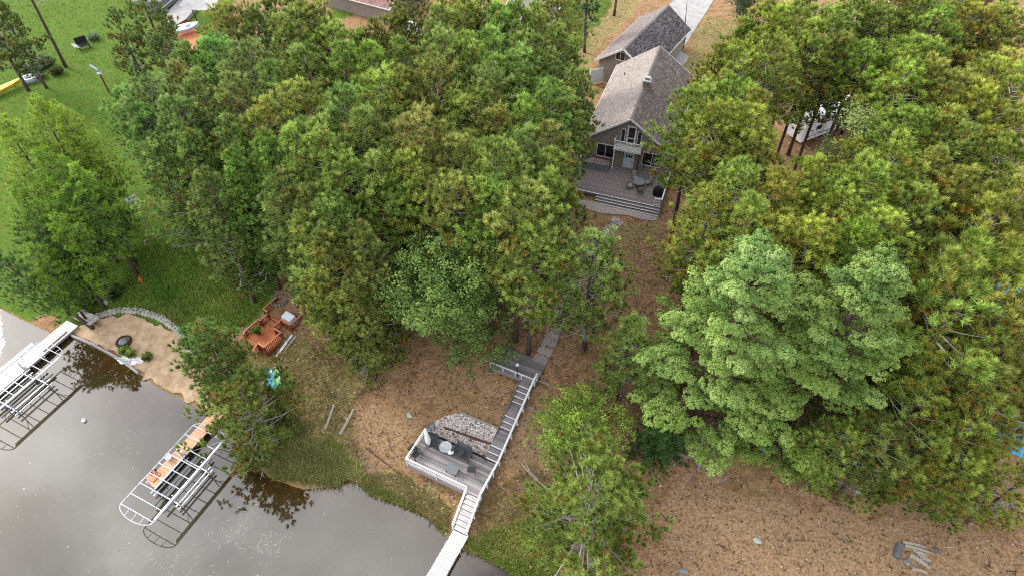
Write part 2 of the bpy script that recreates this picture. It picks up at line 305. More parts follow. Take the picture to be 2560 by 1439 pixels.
def groundmat():
    m=bpy.data.materials.new('ground cover'); m.use_nodes=True; t=m.node_tree; n=t.nodes; l=t.links; b=n['Principled BSDF']; b.inputs['Roughness'].default_value=.95; b.inputs['Specular IOR Level'].default_value=.1
    co=n.new('ShaderNodeTexCoord')
    def noise(s,d=6,rg=.6):
        z=n.new('ShaderNodeTexNoise'); z.inputs['Scale'].default_value=s; z.inputs['Detail'].default_value=d; z.inputs['Roughness'].default_value=rg; l.new(co.outputs['Object'],z.inputs['Vector']); return z.outputs['Fac']
    def rampf(x,lo,hi,a0=0,a1=1):
        r=n.new('ShaderNodeMapRange'); r.inputs['From Min'].default_value=lo; r.inputs['From Max'].default_value=hi; r.inputs['To Min'].default_value=a0; r.inputs['To Max'].default_value=a1; l.new(x,r.inputs['Value']); return r.outputs[0]
    def mix(f,A,B):
        x=n.new('ShaderNodeMix'); x.data_type='RGBA'
        for s,v in(('A',A),('B',B)):
            if isinstance(v,tuple): x.inputs[s].default_value=(*v,1)
            else: l.new(v,x.inputs[s])
        if isinstance(f,float): x.inputs['Factor'].default_value=f
        else: l.new(f,x.inputs['Factor'])
        return x.outputs['Result']
    def math_(op,a,b):
        x=n.new('ShaderNodeMath'); x.operation=op; x.use_clamp=True
        for i,v in enumerate((a,b)):
            if isinstance(v,float): x.inputs[i].default_value=v
            else: l.new(v,x.inputs[i])
        return x.outputs[0]
    big=noise(.22,5); mid=noise(1.1,6); fine=noise(5.5,8,.75); speck=noise(11,4,.8)
    litter=mix(rampf(fine,.36,.64),(.155,.085,.04),(.46,.28,.15))
    litter=mix(math_('MULTIPLY',rampf(mid,.48,.64),.7),litter,(.15,.08,.04))
    litter=mix(math_('MULTIPLY',rampf(big,.5,.72),.4),litter,(.20,.165,.055))
    litter=mix(math_('MULTIPLY',rampf(speck,.6,.72),.5),litter,(.44,.33,.24))
    dry=mix(rampf(fine,.36,.64),(.15,.115,.04),(.42,.31,.15))
    dry=mix(math_('MULTIPLY',rampf(mid,.48,.62),.6),dry,(.16,.17,.04))
    dry=mix(math_('MULTIPLY',rampf(speck,.62,.72),.4),dry,(.45,.36,.2))
    lawn=mix(rampf(fine,.36,.64),(.042,.10,.010),(.125,.21,.027))
    lawn=mix(math_('MULTIPLY',rampf(mid,.46,.64),.65),lawn,(.125,.125,.028))
    dust=mix(rampf(fine,.36,.64),(.155,.09,.045),(.44,.285,.16))
    dust=mix(math_('MULTIPLY',rampf(speck,.58,.7),.5),dust,(.15,.085,.045))
    at=n.new('ShaderNodeAttribute'); at.attribute_name='zone'; sp=n.new('ShaderNodeSeparateColor'); l.new(at.outputs['Color'],sp.inputs[0])
    def edge(ch):
        s=math_('ADD',sp.outputs[ch],rampf(mid,.3,.7,-.35,.35)); 
        return rampf(s,.35,.65)
    c=mix(edge(2),litter,dust); c=mix(edge(1),c,dry); c=mix(edge(0),c,lawn)
    # wet, silty lake bed under and beside the water
    c=mix(rampf(at.outputs['Alpha'],.46,.6),mix(rampf(mid,.35,.65),(.20,.13,.05),(.34,.24,.12)),c)
    l.new(c,b.inputs['Base Color'])
    bp=n.new('ShaderNodeBump'); bp.inputs['Strength'].default_value=.6; bp.inputs['Distance'].default_value=.08; l.new(fine,bp.inputs['Height']); l.new(bp.outputs[0],b.inputs['Normal'])
    return m
gm.materials.append(groundmat())
ground=mobj('ground',gm,kind='structure')
# lake
wx=np.concatenate([[-700,-400,-200,-120,-90],np.arange(-75,46,.6),[60,100]]); wy=np.concatenate([[-500,-300,-150,-60,-20],np.arange(0,66,.6)])
WX,WY=np.meshgrid(wx,wy); wd=-sdist(WX,WY)
keep=wd>-1.2
wi=np.arange(WX.size).reshape(WX.shape)
wf=np.stack([wi[:-1,:-1],wi[:-1,1:],wi[1:,1:],wi[1:,:-1]],-1).reshape(-1,4); wf=wf[keep.ravel()[wf].any(1)]
wm=npmesh('lake_water',np.stack([WX,WY,np.zeros_like(WX)],-1).reshape(-1,3),wf,None,None,4); wm.materials.clear()
a=wm.attributes.new('depth','FLOAT','POINT'); a.data.foreach_set('value',wd.ravel().astype(np.float32))
def watermat():
    m=bpy.data.materials.new('lake water'); m.use_nodes=True; t=m.node_tree; n=t.nodes; l=t.links; n.remove(n['Principled BSDF']); o=n['Material Output']
    at=n.new('ShaderNodeAttribute'); at.attribute_name='depth'
    co=n.new('ShaderNodeTexCoord'); z=n.new('ShaderNodeTexNoise'); z.inputs['Scale'].default_value=.35; z.inputs['Detail'].default_value=5; l.new(co.outputs['Object'],z.inputs['Vector'])
    ad=n.new('ShaderNodeMath'); ad.operation='MULTIPLY_ADD'; ad.inputs[1].default_value=3.0; l.new(z.outputs['Fac'],ad.inputs[0]); l.new(at.outputs['Fac'],ad.inputs[2])
    mr=n.new('ShaderNodeMapRange'); mr.inputs['From Min'].default_value=1.6; mr.inputs['From Max'].default_value=9.5; mr.inputs['To Min'].default_value=.0; mr.inputs['To Max'].default_value=.97; l.new(ad.outputs[0],mr.inputs['Value'])
    df=n.new('ShaderNodeBsdfDiffuse'); df.inputs['Color'].default_value=(.062,.053,.030,1)
    tr=n.new('ShaderNodeBsdfTransparent'); tr.inputs['Color'].default_value=(.80,.70,.48,1)
    body=n.new('ShaderNodeMixShader'); l.new(mr.outputs[0],body.inputs[0]); l.new(tr.outputs[0],body.inputs[1]); l.new(df.outputs[0],body.inputs[2])
    gl=n.new('ShaderNodeBsdfGlossy'); gl.inputs['Roughness'].default_value=.015; gl.inputs['Color'].default_value=(1,1,1,1)
    w=n.new('ShaderNodeTexNoise'); w.inputs['Scale'].default_value=1.3; w.inputs['Detail'].default_value=3; l.new(co.outputs['Object'],w.inputs['Vector'])
    bp=n.new('ShaderNodeBump'); bp.inputs['Strength'].default_value=.04; bp.inputs['Distance'].default_value=.05; l.new(w.outputs['Fac'],bp.inputs['Height']); l.new(bp.outputs[0],gl.inputs['Normal'])
    fr=n.new('ShaderNodeFresnel'); fr.inputs['IOR'].default_value=WATER_IOR
    sm=n.new('ShaderNodeMixShader'); l.new(fr.outputs[0],sm.inputs[0]); l.new(body.outputs[0],sm.inputs[1]); l.new(gl.outputs[0],sm.inputs[2]); l.new(sm.outputs[0],o.inputs['Surface'])
    return m
WATER_IOR=1.84
wm.materials.append(watermat()); mobj('lake_water',wm,kind='structure')
# ================================================================ the lake house
def shingles(name,parent,y0,y1,xe,ze,za,side,cols,seed,skip=None):
    """courses of tabs on one slope; side -1 left, +1 right; eave at x=side*xe"""
    r=random.Random(seed); b=MB(); ln=math.hypot(xe,za-ze); n=int(ln/.17); ux,uz=-side*xe/ln,(za-ze)/ln
    nx_,nz_=side*(za-ze)/ln,xe/ln
    for i in range(n):
        s0=i*ln/n; s1=min(ln,s0+ln/n+.05); y=y0-r.random()*.3
        while y<y1:
            w=.32 if r.random()<.5 else .42; a=max(y,y0); e=min(y+w-.012,y1); y+=w
            if e-a<.05: continue
            if skip and skip(side*xe+ux*s0,(a+e)/2): continue
            lift=.022+r.random()*.012; k=(.88+.24*r.random() if side<0 else .8+.36*r.random()); c0=cols[r.randrange(len(cols))]; c=tuple(q*k for q in c0)
            P=lambda s,yy,h:(side*xe+ux*s+nx_*h,yy,ze+uz*s+nz_*h)
            v=[P(s0,a,0),P(s0,e,0),P(s1,e,0),P(s1,a,0),P(s0,a,lift+.012),P(s0,e,lift+.012),P(s1,e,.006),P(s1,a,.006)]
            b.add(v,[(4,5,6,7) if side<0 else (7,6,5,4),(0,1,5,4),(1,2,6,5),(3,0,4,7)],c)
    return b.build(name,M['shingle'],parent,kind='stuff')
def lap_wall(name,parent,poly_at,y,z0,z1,step,mk,sgn=-1):
    """lap siding on a plane y=const: poly_at(z) gives (x0,x1)"""
    b=MB(); z=z0
    while z<z1-.02:
        zt=min(z+step,z1); a0,a1=poly_at(z); b0,b1=poly_at(zt)
        if b1-b0<.02: b0=b1=(b0+b1)/2
        o=sgn*.022; v=[(a0,y+o,z),(a1,y+o,z),(b1,y,zt),(b0,y,zt),(a0,y,z),(a1,y,z)]
        f=[(0,1,2,3),(4,5,1,0)] if sgn<0 else [(3,2,1,0),(0,1,5,4)]
        b.add(v,f); z=zt
    return b.build(name,M[mk],parent,kind='stuff')
def window(parent,x0,x1,y,z0,z1,mull=(),name='window',label=None,hbar=None):
    fw=.07; b=MB()
    b.box(((x0+x1)/2,y-.03,z0),(x1-x0+2*fw,.1,fw*1.6)).box(((x0+x1)/2,y-.03,z1),(x1-x0+2*fw,.1,fw))
    b.box((x0-fw/2,y-.03,(z0+z1)/2),(fw,.1,z1-z0)).box((x1+fw/2,y-.03,(z0+z1)/2),(fw,.1,z1-z0))
    for m_ in mull: b.box((m_,y-.025,(z0+z1)/2),(.06,.07,z1-z0-fw))
    if hbar: b.box(((x0+x1)/2,y-.025,hbar),(x1-x0,.06,.05))
    w=b.build(name,M['white'],parent)
    if label: w['label']=label
    g=MB().box(((x0+x1)/2,y-.012,(z0+z1)/2),(x1-x0,.02,z1-z0)).build('pane',M['glass'],w)
    return w
HO=(12.33,59.03); HA=R(-19.2); HZ=4.5
house=thing('lake_house','taupe gabled lake house with pinkish grey shingle roof, balcony and big front deck','house',(*HO,HZ),HA)
HW=4.45; EV=7.95-HZ; AP=11.38-HZ; HXE=4.93; SL=(AP-EV)/HXE
wy0,wy1=.32,15.9
roofz=lambda x:AP-abs(x)*SL
b=MB(); zt=roofz(HW)-.12; ap=AP-.16
b.add([(-HW,wy0,0),(HW,wy0,0),(HW,wy0,zt),(0,wy0,ap),(-HW,wy0,zt),(-HW,wy1,0),(HW,wy1,0),(HW,wy1,zt),(0,wy1,ap),(-HW,wy1,zt)],
      [(0,1,2,3,4),(9,8,7,6,5),(1,6,7,2),(5,0,4,9),(0,5,6,1),(2,7,8,3),(3,8,9,4)])
b.build('wall',M['siding'],house)
gx=lambda z:(-min(HW,(ap-z)/SL if z>zt else HW),min(HW,(ap-z)/SL if z>zt else HW))
lap_wall('siding',house,gx,wy0-.004,.02,ap-.03,.11,'siding')
roof=MB()
for s in(-1,1):
    q=[(s*HXE,-.02,EV),(0,-.02,AP),(0,16.3,AP),(s*HXE,16.3,EV)]
    if s>0: q=q[::-1]
    roof.slab(q if s<0 else q,.12)
roof=roof.build('roof',M['brown_shingle'],house)
pk=[(.285,.243,.215),(.305,.262,.235),(.26,.22,.195),(.325,.285,.255)]; gy_shaded=[(.165,.135,.118),(.19,.157,.138),(.145,.12,.105),(.215,.178,.158),(.125,.104,.093)]  # second set darkens the right slope: its shade is put into the shingle colours
chy=7.0
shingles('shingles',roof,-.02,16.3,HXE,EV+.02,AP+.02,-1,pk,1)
shingles('shingles',roof,-.02,16.3,HXE,EV+.02,AP+.02,1,gy_shaded,2)
cap=MB()
for i in range(54):
    y=i*.302
    for s in(-1,1): 
        k=.8+.3*random.random(); cap.slab([(0,y,AP+.075),(0,y+.32,AP+.06),(s*.17,y+.32,AP+.06-.17*SL),(s*.17,y,AP+.075-.17*SL)][::s],.02,(.22*k,.19*k,.18*k))
cap.build('ridge_cap',M['shingle'],roof)
tr=MB()
for s in(-1,1):
    a_=Vector((s*(HXE+.02),-.06,EV-.02)); e_=Vector((0,-.06,AP-.02)); tr.bar(a_,e_,.07,.2)
    tr.bar((s*(HXE+.03),-.05,EV-.03),(s*(HXE+.03),16.3,EV-.03),.06,.17)
    tr.bar((s*(HXE),16.34,EV-.02),(0,16.34,AP-.02),.06,.18)
tr.build('fascia',M['white'],roof)
ch=MB().box((.2,chy,AP-.1),(.78,.78,1.5)).build('chimney',M['chimney'],roof)
MB().box((.2,chy,AP+.7),(.92,.92,.12)).box((.2,chy+.1,AP+1.0),(.6,.5,.05)).box((-.02,chy+.1,AP+.86),(.05,.4,.26)).box((.42,chy+.1,AP+.86),(.05,.4,.26)).build('chimney_cap',M['concrete'],ch)
MB().path([(-3.2,12.4,roofz(3.2)-.05),(-3.2,12.4,roofz(3.2)+.3)],.06,8).build('vent_pipe',M['dark_metal'],roof)
MB().path([(-.15,2.6,AP-.1),(-.15,2.6,AP+.16)],.05,8).build('vent_pipe',M['dark_metal'],roof)
# windows and doors, z above ground
window(house,-3.2,-1.3,wy0-.01,1.4,3.05,(-2.3,),label='left front window, two panes')
window(house,1.85,3.8,wy0-.01,1.4,3.05,(2.85,),label='right front window, two panes')
d=MB().box((.37,wy0-.03,1.6),(1.16,.09,2.1)).build('door',M['white'],house); d['label']='pale blue front door with small lights'
MB().box((.37,wy0-.08,1.53),(.92,.05,1.86)).box((.16,wy0-.1,1.15),(.32,.02,.8)).box((.58,wy0-.1,1.15),(.32,.02,.8)).build('door_panel',M['door'],d)
g=MB()
for k in range(3): g.box((.10+.27*k,wy0-.106,2.17),(.2,.02,.34))
g.build('pane',M['glass'],d)
MB().box((.78,wy0-.13,1.5),(.05,.09,.05)).build('handle',M['dark_metal'],d)
u=MB().box((.27,wy0-.03,4.72),(1.0,.09,2.35)).build('balcony_door',M['white'],house)
MB().box((.27,wy0-.085,5.12),(.66,.03,1.2)).box((.27,wy0-.085,4.1),(.66,.03,.5)).build('pane',M['glass'],u)
for s in(-1,1):
    x=.27+s*.88; f=MB()
    h1=1.28 ; f.box((x-.2,wy0-.03,4.45),(.06,.08,1.95)).box((x+.2,wy0-.03,4.45),(.06,.08,1.95)).box((x,wy0-.03,5.4),(.46,.08,.08)).box((x,wy0-.03,3.5),(.46,.08,.08))
    f=f.build('side_window',M['white'],house)
    MB().box((x,wy0-.02,4.45),(.36,.03,1.86)).build('pane',M['glass'],f)
bal=MB().box((.15,-.12,3.36),(2.9,.95,.16)).box((.15,-.6,3.34),(3.0,.06,.24)).build('balcony',M['white_worn'],house)
for k in range(13): MB().box((-1.27+k*.236,-.55,3.9),(.055,.05,.82)).build('baluster',M['white_worn'],bal)
for s in(-1,1):
    MB().box((.15+s*1.43,-.55,3.97),(.1,.1,1.1)).build('post',M['white_worn'],bal)
    for k in range(3): MB().box((.15+s*1.43,-.33+.2*k,3.9),(.05,.055,.82)).build('baluster',M['white_worn'],bal)
    MB().bar((.15+s*1.43,-.6,4.36),(.15+s*1.43,.28,4.36),.1,.06).build('rail',M['white_worn'],bal)
MB().bar((-1.35,-.55,4.36),(1.65,-.55,4.36),.1,.06).build('rail',M['white_worn'],bal)
for x in(-1.2,1.5): MB().box((x,-.5,1.96),(.12,.12,2.65)).build('post',M['white_worn' if x<0 else 'siding_dark'],bal)
MB().box((2.1,wy0-.1,2.0),(.08,.08,2.3)).build('downspout',M['siding_dark'],house)
# ---- house deck
deck=thing('house_deck','worn brown grey deck with white railings across the front of the lake house','deck',(*HO,HZ),HA)
n=34
for k in range(n):
    y=.16-k*.157; bx('deck_board','house_board',deck,(.17,y,.6),(9.95,.145,.04))
bx('skirt','dark_tread',deck,(.17,-5.14,.42),(9.95,.04,.33)); bx('skirt','dark_tread',deck,(5.13,-2.4,.3),(.04,5.4,.55)); bx('skirt','dark_tread',deck,(-4.8,-2.4,.3),(.04,5.4,.55))
bx('nosing','white_worn',deck,(.17,-5.2,.605),(9.95,.09,.05))
for i in range(3):
    z=.45-i*.15; bx('step','dark_tread',deck,(1.7,-5.38-i*.29,z),(6.85,.29,.04)); bx('nosing','white_worn',deck,(1.7,-5.55-i*.29,z),(6.85,.06,.05)); bx('riser','dark_tread',deck,(1.7,-5.5-i*.29,z-.09),(6.8,.03,.13))
def railing(parent,a,b_,z,h,mk,capk,sp=.16,bal=(.045,.045),low=.12,posts=True,capw=.13):
    a=Vector((*a,z)) if len(a)==2 else Vector(a); b_=Vector((*b_,z)) if len(b_)==2 else Vector(b_); L_=(b_-a).length; up=Vector((0,0,1))
    beam('rail_cap',capk,parent,a+up*h,b_+up*h,capw,.045)
    if low: beam('rail',mk,parent,a+up*low,b_+up*low,.05,.08); beam('rail',mk,parent,a+up*(h-.09),b_+up*(h-.09),.05,.08)
    n=max(1,int(L_/sp))
    for k in range(1,n):
        p=a.lerp(b_,k/n); bx('baluster',mk,parent,p+up*(h/2),(bal[0],bal[1],h-.14))
    if posts:
        for p in(a,b_): bx('post',mk,parent,p+up*(h/2-.05),(.1,.1,h+.06))
railing(deck,(5.05,.2),(5.05,-5.1),.62,.92,'white_worn','white_worn')
railing(deck,(5.05,-5.1),(4.35,-5.1),.62,.92,'white_worn','white_worn')
railing(deck,(-4.75,.2),(-4.75,-4.9),.62,.92,'white_worn','white_worn')
HD=HZ+.62
def hw(x,y,z=HD): return wpt((x,y),HO,HA,z)
# deck furniture
def patio_chair(loc,rz,label):
    t=thing('patio_chair',label,'chair',loc,rz,'sling chairs round the glass table')
    MB().slab([(-.25,-.25,.42),(.25,-.25,.44),(.25,.25,.40),(-.25,.25,.38)],.03).build('seat',M['tan_mesh'],t)
    MB().slab([(-.25,.24,.40),(.25,.24,.40),(.25,.42,1.0),(-.25,.42,1.0)],.03).build('backrest',M['tan_mesh'],t)
    for s in(-1,1):
        MB().path([(s*.28,-.3,0),(s*.28,-.24,.42),(s*.28,-.24,.62),(s*.28,.28,.64)],.018,5).build('arm',M['dark_metal'],t)
        MB().path([(s*.28,.36,0),(s*.28,.22,.4),(s*.26,.43,1.02)],.018,5).build('leg',M['dark_metal'],t)
    return t
tb=thing('patio_table','round smoked glass table on the house deck','table',hw(2.2,-2.6))
MB().lathe([(.62,.70),(.64,.715),(.62,.73)],n=28).build('tabletop',M['slate'],tb)
for k in range(4):
    a_=k*math.pi/2+.4; MB().path([(.5*math.cos(a_),.5*math.sin(a_),0),(.42*math.cos(a_),.42*math.sin(a_),.7)],.02,5).build('leg',M['dark_metal'],tb)
patio_chair(hw(1.6,-1.65),HA+R(35),'tan sling chair at the glass table, nearest the front door')
patio_chair(hw(3.05,-2.0),HA+R(-40),'tan sling chair at the glass table, on its right beneath the pine bough')
patio_chair(hw(1.35,-3.2),HA+R(115),'tan sling chair at the glass table, on its left')
patio_chair(hw(2.55,-3.55),HA+R(195),'tan sling chair at the glass table, nearest the deck steps')
gr=thing('covered_grill','grill under a black cover in the right corner of the house deck','grill',hw(4.45,-3.3),HA+R(10))
MB().lathe([(.52,0),(.55,.5),(.5,.9),(.3,1.12),(.05,1.15)],n=14,sx=1.1,sy=.65).build('cover',M['black'],gr,True)
ht=thing('hot_tub','long brown lidded tub against the left front window of the house','hot tub',hw(-2.95,-.75),HA)
MB().box((0,0,.4),(2.9,1.3,.8)).build('tub_wall',M['slate'],ht)
MB().box((0,-.14,.86),(2.98,1.0,.1)).build('lid',M['house_board'],ht); MB().box((0,.52,.9),(2.98,.3,.16)).build('folded_lid',M['siding_dark'],ht)
pt=[(1.2,-6.0),(4.9,-6.0),(5.1,-6.25),(5.0,-6.7),(4.55,-6.95),(3.2,-7.05),(2.0,-6.9),(-.6,-7.5),(-3.2,-7.2),(-3.4,-6.0)]
MB().prism([wpt(p,HO,HA)[:2] for p in pt],HZ-.2,HZ+.09).build('patio_slab',M['paver'],kind='structure')
# ================================================================ garage
GO=(13.78,76.71); GA=R(-31.7)
gar=thing('garage','taupe detached garage with grey gable roof and small white attic window behind the house','garage',(*GO,HZ),GA)
GW=3.3; GE=7.3-HZ; GP=9.85-HZ; GXE=3.73; GS=(GP-GE)/GXE; gy0,gy1=.45,13.9
zt2=GP-GW*GS-.12; ap2=GP-.16
b=MB(); b.add([(-GW,gy0,0),(GW,gy0,0),(GW,gy0,zt2),(0,gy0,ap2),(-GW,gy0,zt2),(-GW,gy1,0),(GW,gy1,0),(GW,gy1,zt2),(0,gy1,ap2),(-GW,gy1,zt2)],
      [(0,1,2,3,4),(9,8,7,6,5),(1,6,7,2),(5,0,4,9),(0,5,6,1),(2,7,8,3),(3,8,9,4)]); b.build('wall',M['siding'],gar)
gx2=lambda z:(-min(GW,(ap2-z)/GS if z>zt2 else GW),min(GW,(ap2-z)/GS if z>zt2 else GW))
lap_wall('siding',gar,gx2,gy0-.004,.02,ap2-.03,.11,'siding')
groof=MB()
for s in(-1,1):
    q=[(s*GXE,0,GE),(0,0,GP),(0,14.3,GP),(s*GXE,14.3,GE)]
    groof.slab(q if s<0 else q[::-1],.12)
groof=groof.build('roof',M['brown_shingle'],gar)
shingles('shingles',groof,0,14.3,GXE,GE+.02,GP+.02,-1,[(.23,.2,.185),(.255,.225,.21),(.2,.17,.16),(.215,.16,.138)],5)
shingles('shingles',groof,0,14.3,GXE,GE+.02,GP+.02,1,[(.095,.084,.083),(.13,.114,.11),(.07,.064,.065),(.17,.15,.143)],6)  # darker set paints the right slope's shade into the garage shingles
cap=MB()
for i in range(47):
    y=i*.302
    for s in(-1,1):
        k=.8+.3*random.random(); cap.slab([(0,y,GP+.075),(0,y+.32,GP+.06),(s*.17,y+.32,GP+.06-.17*GS),(s*.17,y,GP+.075-.17*GS)][::s],.02,(.23*k,.21*k,.2*k))
cap.build('ridge_cap',M['shingle'],groof)
tr=MB()
for s in(-1,1):
    tr.bar((s*(GXE+.02),-.04,GE-.03),(0,-.04,GP-.03),.07,.24); tr.bar((s*(GXE+.03),0,GE-.03),(s*(GXE+.03),14.3,GE-.03),.05,.15)
tr.build('fascia',M['white'],groof)
window(gar,-1.05,.15,gy0-.01,3.55,4.65,(-.45,))
MB().box((3.33,gy1-.06,1.6),(.09,.1,3.1)).build('downspout',M['siding_dark'],gar)
gt=thing('white_gate','pale blue white panel gate between the garage and the pines','gate',(10.87,77.87,5.00),GA+R(50))
bx('panel','door',gt,(0,0,.55),(1.5,.06,1.9)); bx('post','white',gt,(-.8,0,.6),(.1,.1,2.1)); bx('post','white',gt,(.8,0,.6),(.1,.1,2.1))
MB().prism([wpt(p,GO,GA)[:2] for p in [(3.35,9.4),(4.9,9.7),(5.05,10.6),(4.7,12.4),(3.4,13.2),(3.2,14.3),(1.2,34),(-3.8,34),(-3.6,14.2),(3.25,14.2)]],HZ-.2,HZ+.07).build('driveway',M['concrete'],kind='structure')
# ================================================================ walk from the platform to the house
PATH=[(2.47,33.70,4.17),(3.19,35.06,4.41),(4.01,37.78,4.50),(5.41,41.41,4.50),(6.47,44.38,4.50),(7.43,45.91,4.50),(8.81,48.19,4.50),(10.93,51.06,4.50)]
def resample(pts,step):
    out=[];acc=0
    P_=[Vector(p[:2]) for p in pts]
    for a_,b_ in zip(P_,P_[1:]):
        L_=(b_-a_).length; t=acc
        while t<L_: out.append((a_.lerp(b_,t/L_),(b_-a_).normalized())); t+=step
        acc=t-L_
    return out
pm_=MB()
rs=resample(PATH,.92)
wroot=None
first=True
for p,d in rs:
    n_=Vector((-d.y,d.x)); w=.62
    q=[p-d*.43-n_*w,p+d*.43-n_*w,p+d*.43+n_*w,p-d*.43+n_*w]
    z=max(gz(*c) for c in q)+.03
    m_=MB().add([(c.x,c.y,z-.12) for c in q]+[(c.x,c.y,z+random.random()*.02) for c in q],[(4,5,6,7),(0,1,5,4),(1,2,6,5),(2,3,7,6),(3,0,4,7)])
    if wroot is None:
        wroot=m_.build('garden_path',M['paver'],kind='structure')
    else: m_.build('slab',M['paver'],wroot)
# ================================================================ stairway down the bank, lower deck, dock
SO=(-2.14,25.7); SA=R(-26.0); PZ=4.22; DZ=1.6; KZ=.5
st=thing('bank_stairway','long dark stairway with white nosings and a white handrail running down the bank','stairway',(*SO,0),SA)
W0,W1=0.0,1.15
plan=[('s',.5),('s',.98),('s',1.42),('f',2.7),('s',3.12),('s',3.55),('s',3.98),('f',4.9),('s',5.3),('s',5.7),('s',6.1),('s',6.55)]
nr=len([1 for t,_ in plan if t=='s'])+1; dz=(PZ-DZ)/nr; y=0.05; z=DZ
prof=[(-3.0,DZ)]
for t,ye in plan:
    if t=='s':
        z+=dz
        bx('tread','dark_tread' if random.random()<.5 else 'grey_board',st,((W0+W1)/2,(y+ye)/2+.03,z),(W1-W0,ye-y-.0,.05)); bx('nosing','white_worn',st,((W0+W1)/2,y+.015,z),(W1-W0,.075,.06)); bx('riser','grey_board',st,((W0+W1)/2,y+.06,z-dz/2),(W1-W0,.025,dz-.06))
        y=ye
    else:
        if True:
            n=max(2,int((ye-y)/.15)); s=(ye-y)/n
            for k in range(n): bx('slat','dark_tread' if random.random()<.6 else 'grey_board',st,((W0+W1)/2,y+s*(k+.5),z),(W1-W0,s-.02,.05))
        y=ye
for x in(W0-.025,W1+.025):
    MB().slab([(x-.025,0,DZ-.4),(x-.025,6.55,PZ-.5),(x-.025,6.55,PZ-.05),(x-.025,0,DZ-.0)],.05).build('stringer',M['dark_tread'],st)
def zat(y):
    if y<-5.7: return KZ
    if y<-3.1: return KZ+(DZ-KZ)*(y+5.7)/2.6
    if y<0: return DZ
    return DZ+(PZ-DZ)*min(1,y/6.55)
# handrail on the right all the way, posts every ~1.1 m
ys=[-5.75,-4.45,-3.1,-2.05,-1.0,.05,1.1,2.2,3.3,4.4,5.5,6.6,7.1]
for a_,b_ in zip(ys,ys[1:]):
    for h,wd in((.93,.12),(.5,.09)):
        beam('handrail','white',st,(W1+.06+(.2 if a_<-3.2 else 0)*(-a_-3.1)/2.6,a_,zat(a_)+h),(W1+.06+(.2 if b_<-3.2 else 0)*(-b_-3.1)/2.6,b_,zat(b_)+h),.045 if h<.9 else .13,wd if h<.9 else .05)
for y_ in ys: bx('post','white',st,(W1+.1+(.2*(-y_-3.1)/2.6 if y_<-3.2 else 0),y_,zat(y_)+.4),(.09,.09,1.1))
# lower flight to the dock
n=7
for k in range(n):
    t=(k+.5)/n; y_=-3.1-2.6*t; z_=DZ-(DZ-KZ)*(k+1)/(n+.3); x_=.2*t
    for q in(0,1): bx('tread','dock_board',st,(.6+x_,y_+.09-.185*q,z_),(1.12,.175,.045))
    bx('riser','grey_board',st,(.6+x_,y_+.19,z_+.06),(1.1,.02,.1))
for h,wd in((.93,.12),(.48,.09)): beam('handrail','white',st,(.02,-3.1,DZ+h),(.2,-5.75,KZ+h),.13 if h>.9 else .045,.05 if h>.9 else wd)
for y_ in(-3.1,-4.4,-5.75): bx('post','white',st,(-.02+.2*(-y_-3.1)/2.6,y_,zat(y_)+.38),(.09,.09,1.15))
bx('stringer','grey_board',st,(.13,-4.4,.85),(.05,2.8,.25),(R(23),0,0)); bx('stringer','grey_board',st,(1.24,-4.4,.85),(.05,2.8,.25),(R(23),0,0))
# upper platform
pf=thing('bank_platform','dark grey plank platform with a white front rail at the head of the stairway','platform',(*SO,0),SA)
for k in range(16):
    bx('plank','dark_tread' if random.random()<.7 else 'grey_board',pf,(-.78,6.62+.075+k*.152,PZ),(4.1+.1*random.random(),.14,.05))
bx('fascia','dark_tread',pf,(-.78,6.62,PZ-.2),(4.2,.04,.34)); bx('fascia','dark_tread',pf,(1.29,7.8,PZ-.25),(.04,2.4,.42)); bx('fascia','dark_tread',pf,(-2.84,7.8,PZ-.2),(.04,2.4,.34))
beam('handrail','white',pf,(-3.0,6.66,PZ+.62),(1.12,6.66,PZ+.62),.1,.06); 
for x in(-2.9,-1.7,-.55,.0): bx('post','white',pf,(x,6.66,PZ+.2),(.07,.07,.85))
# lower deck
ld=thing('lower_deck','grey weathered lakeside deck with white rails and outdoor chairs','deck',(*SO,0),SA)
nb=21
for k in range(nb):
    y_=-.02-k*.146; far=(k<4)
    bx('deck_board','grey_light' if random.random()<.25+.6*(k/21)**2 else 'grey_board',ld,(-2.15,y_-.07,DZ),(6.55,.134,.045))
bx('landing_board','grey_light',ld,(.58,-1.6,DZ+.03),(.02,.02,.01))
bx('fascia','grey_board',ld,(-2.75,-3.12,DZ-.3),(5.5,.05,.56)); bx('fascia','grey_board',ld,(-5.45,-1.55,DZ-.3),(.05,3.1,.56)); bx('fascia','dark_tread',ld,(1.16,-1.5,DZ-.3),(.05,3.1,.5))
bx('curb','black',ld,(-2.75,.06,DZ+.08),(5.5,.08,.24))
for h,wd in((.93,.12),(.48,.1)):
    beam('handrail','white',ld,(-5.42,-.1,DZ+h),(-5.42,-3.1,DZ+h),.14 if h>.9 else .05,.05 if h>.9 else wd)
    beam('handrail','white',ld,(-5.48,-3.1,DZ+h),(.02,-3.1,DZ+h),.14 if h>.9 else .05,.05 if h>.9 else wd)
for p in((-5.42,-.1),(-5.42,-1.6),(-5.42,-3.1),(-2.7,-3.1)): bx('post','white',ld,(p[0],p[1],DZ+.35),(.1,.1,1.2))
def lw(x,y,z=DZ+.025): return wpt((x,y),SO,SA,z)
def lzoom(p): return p
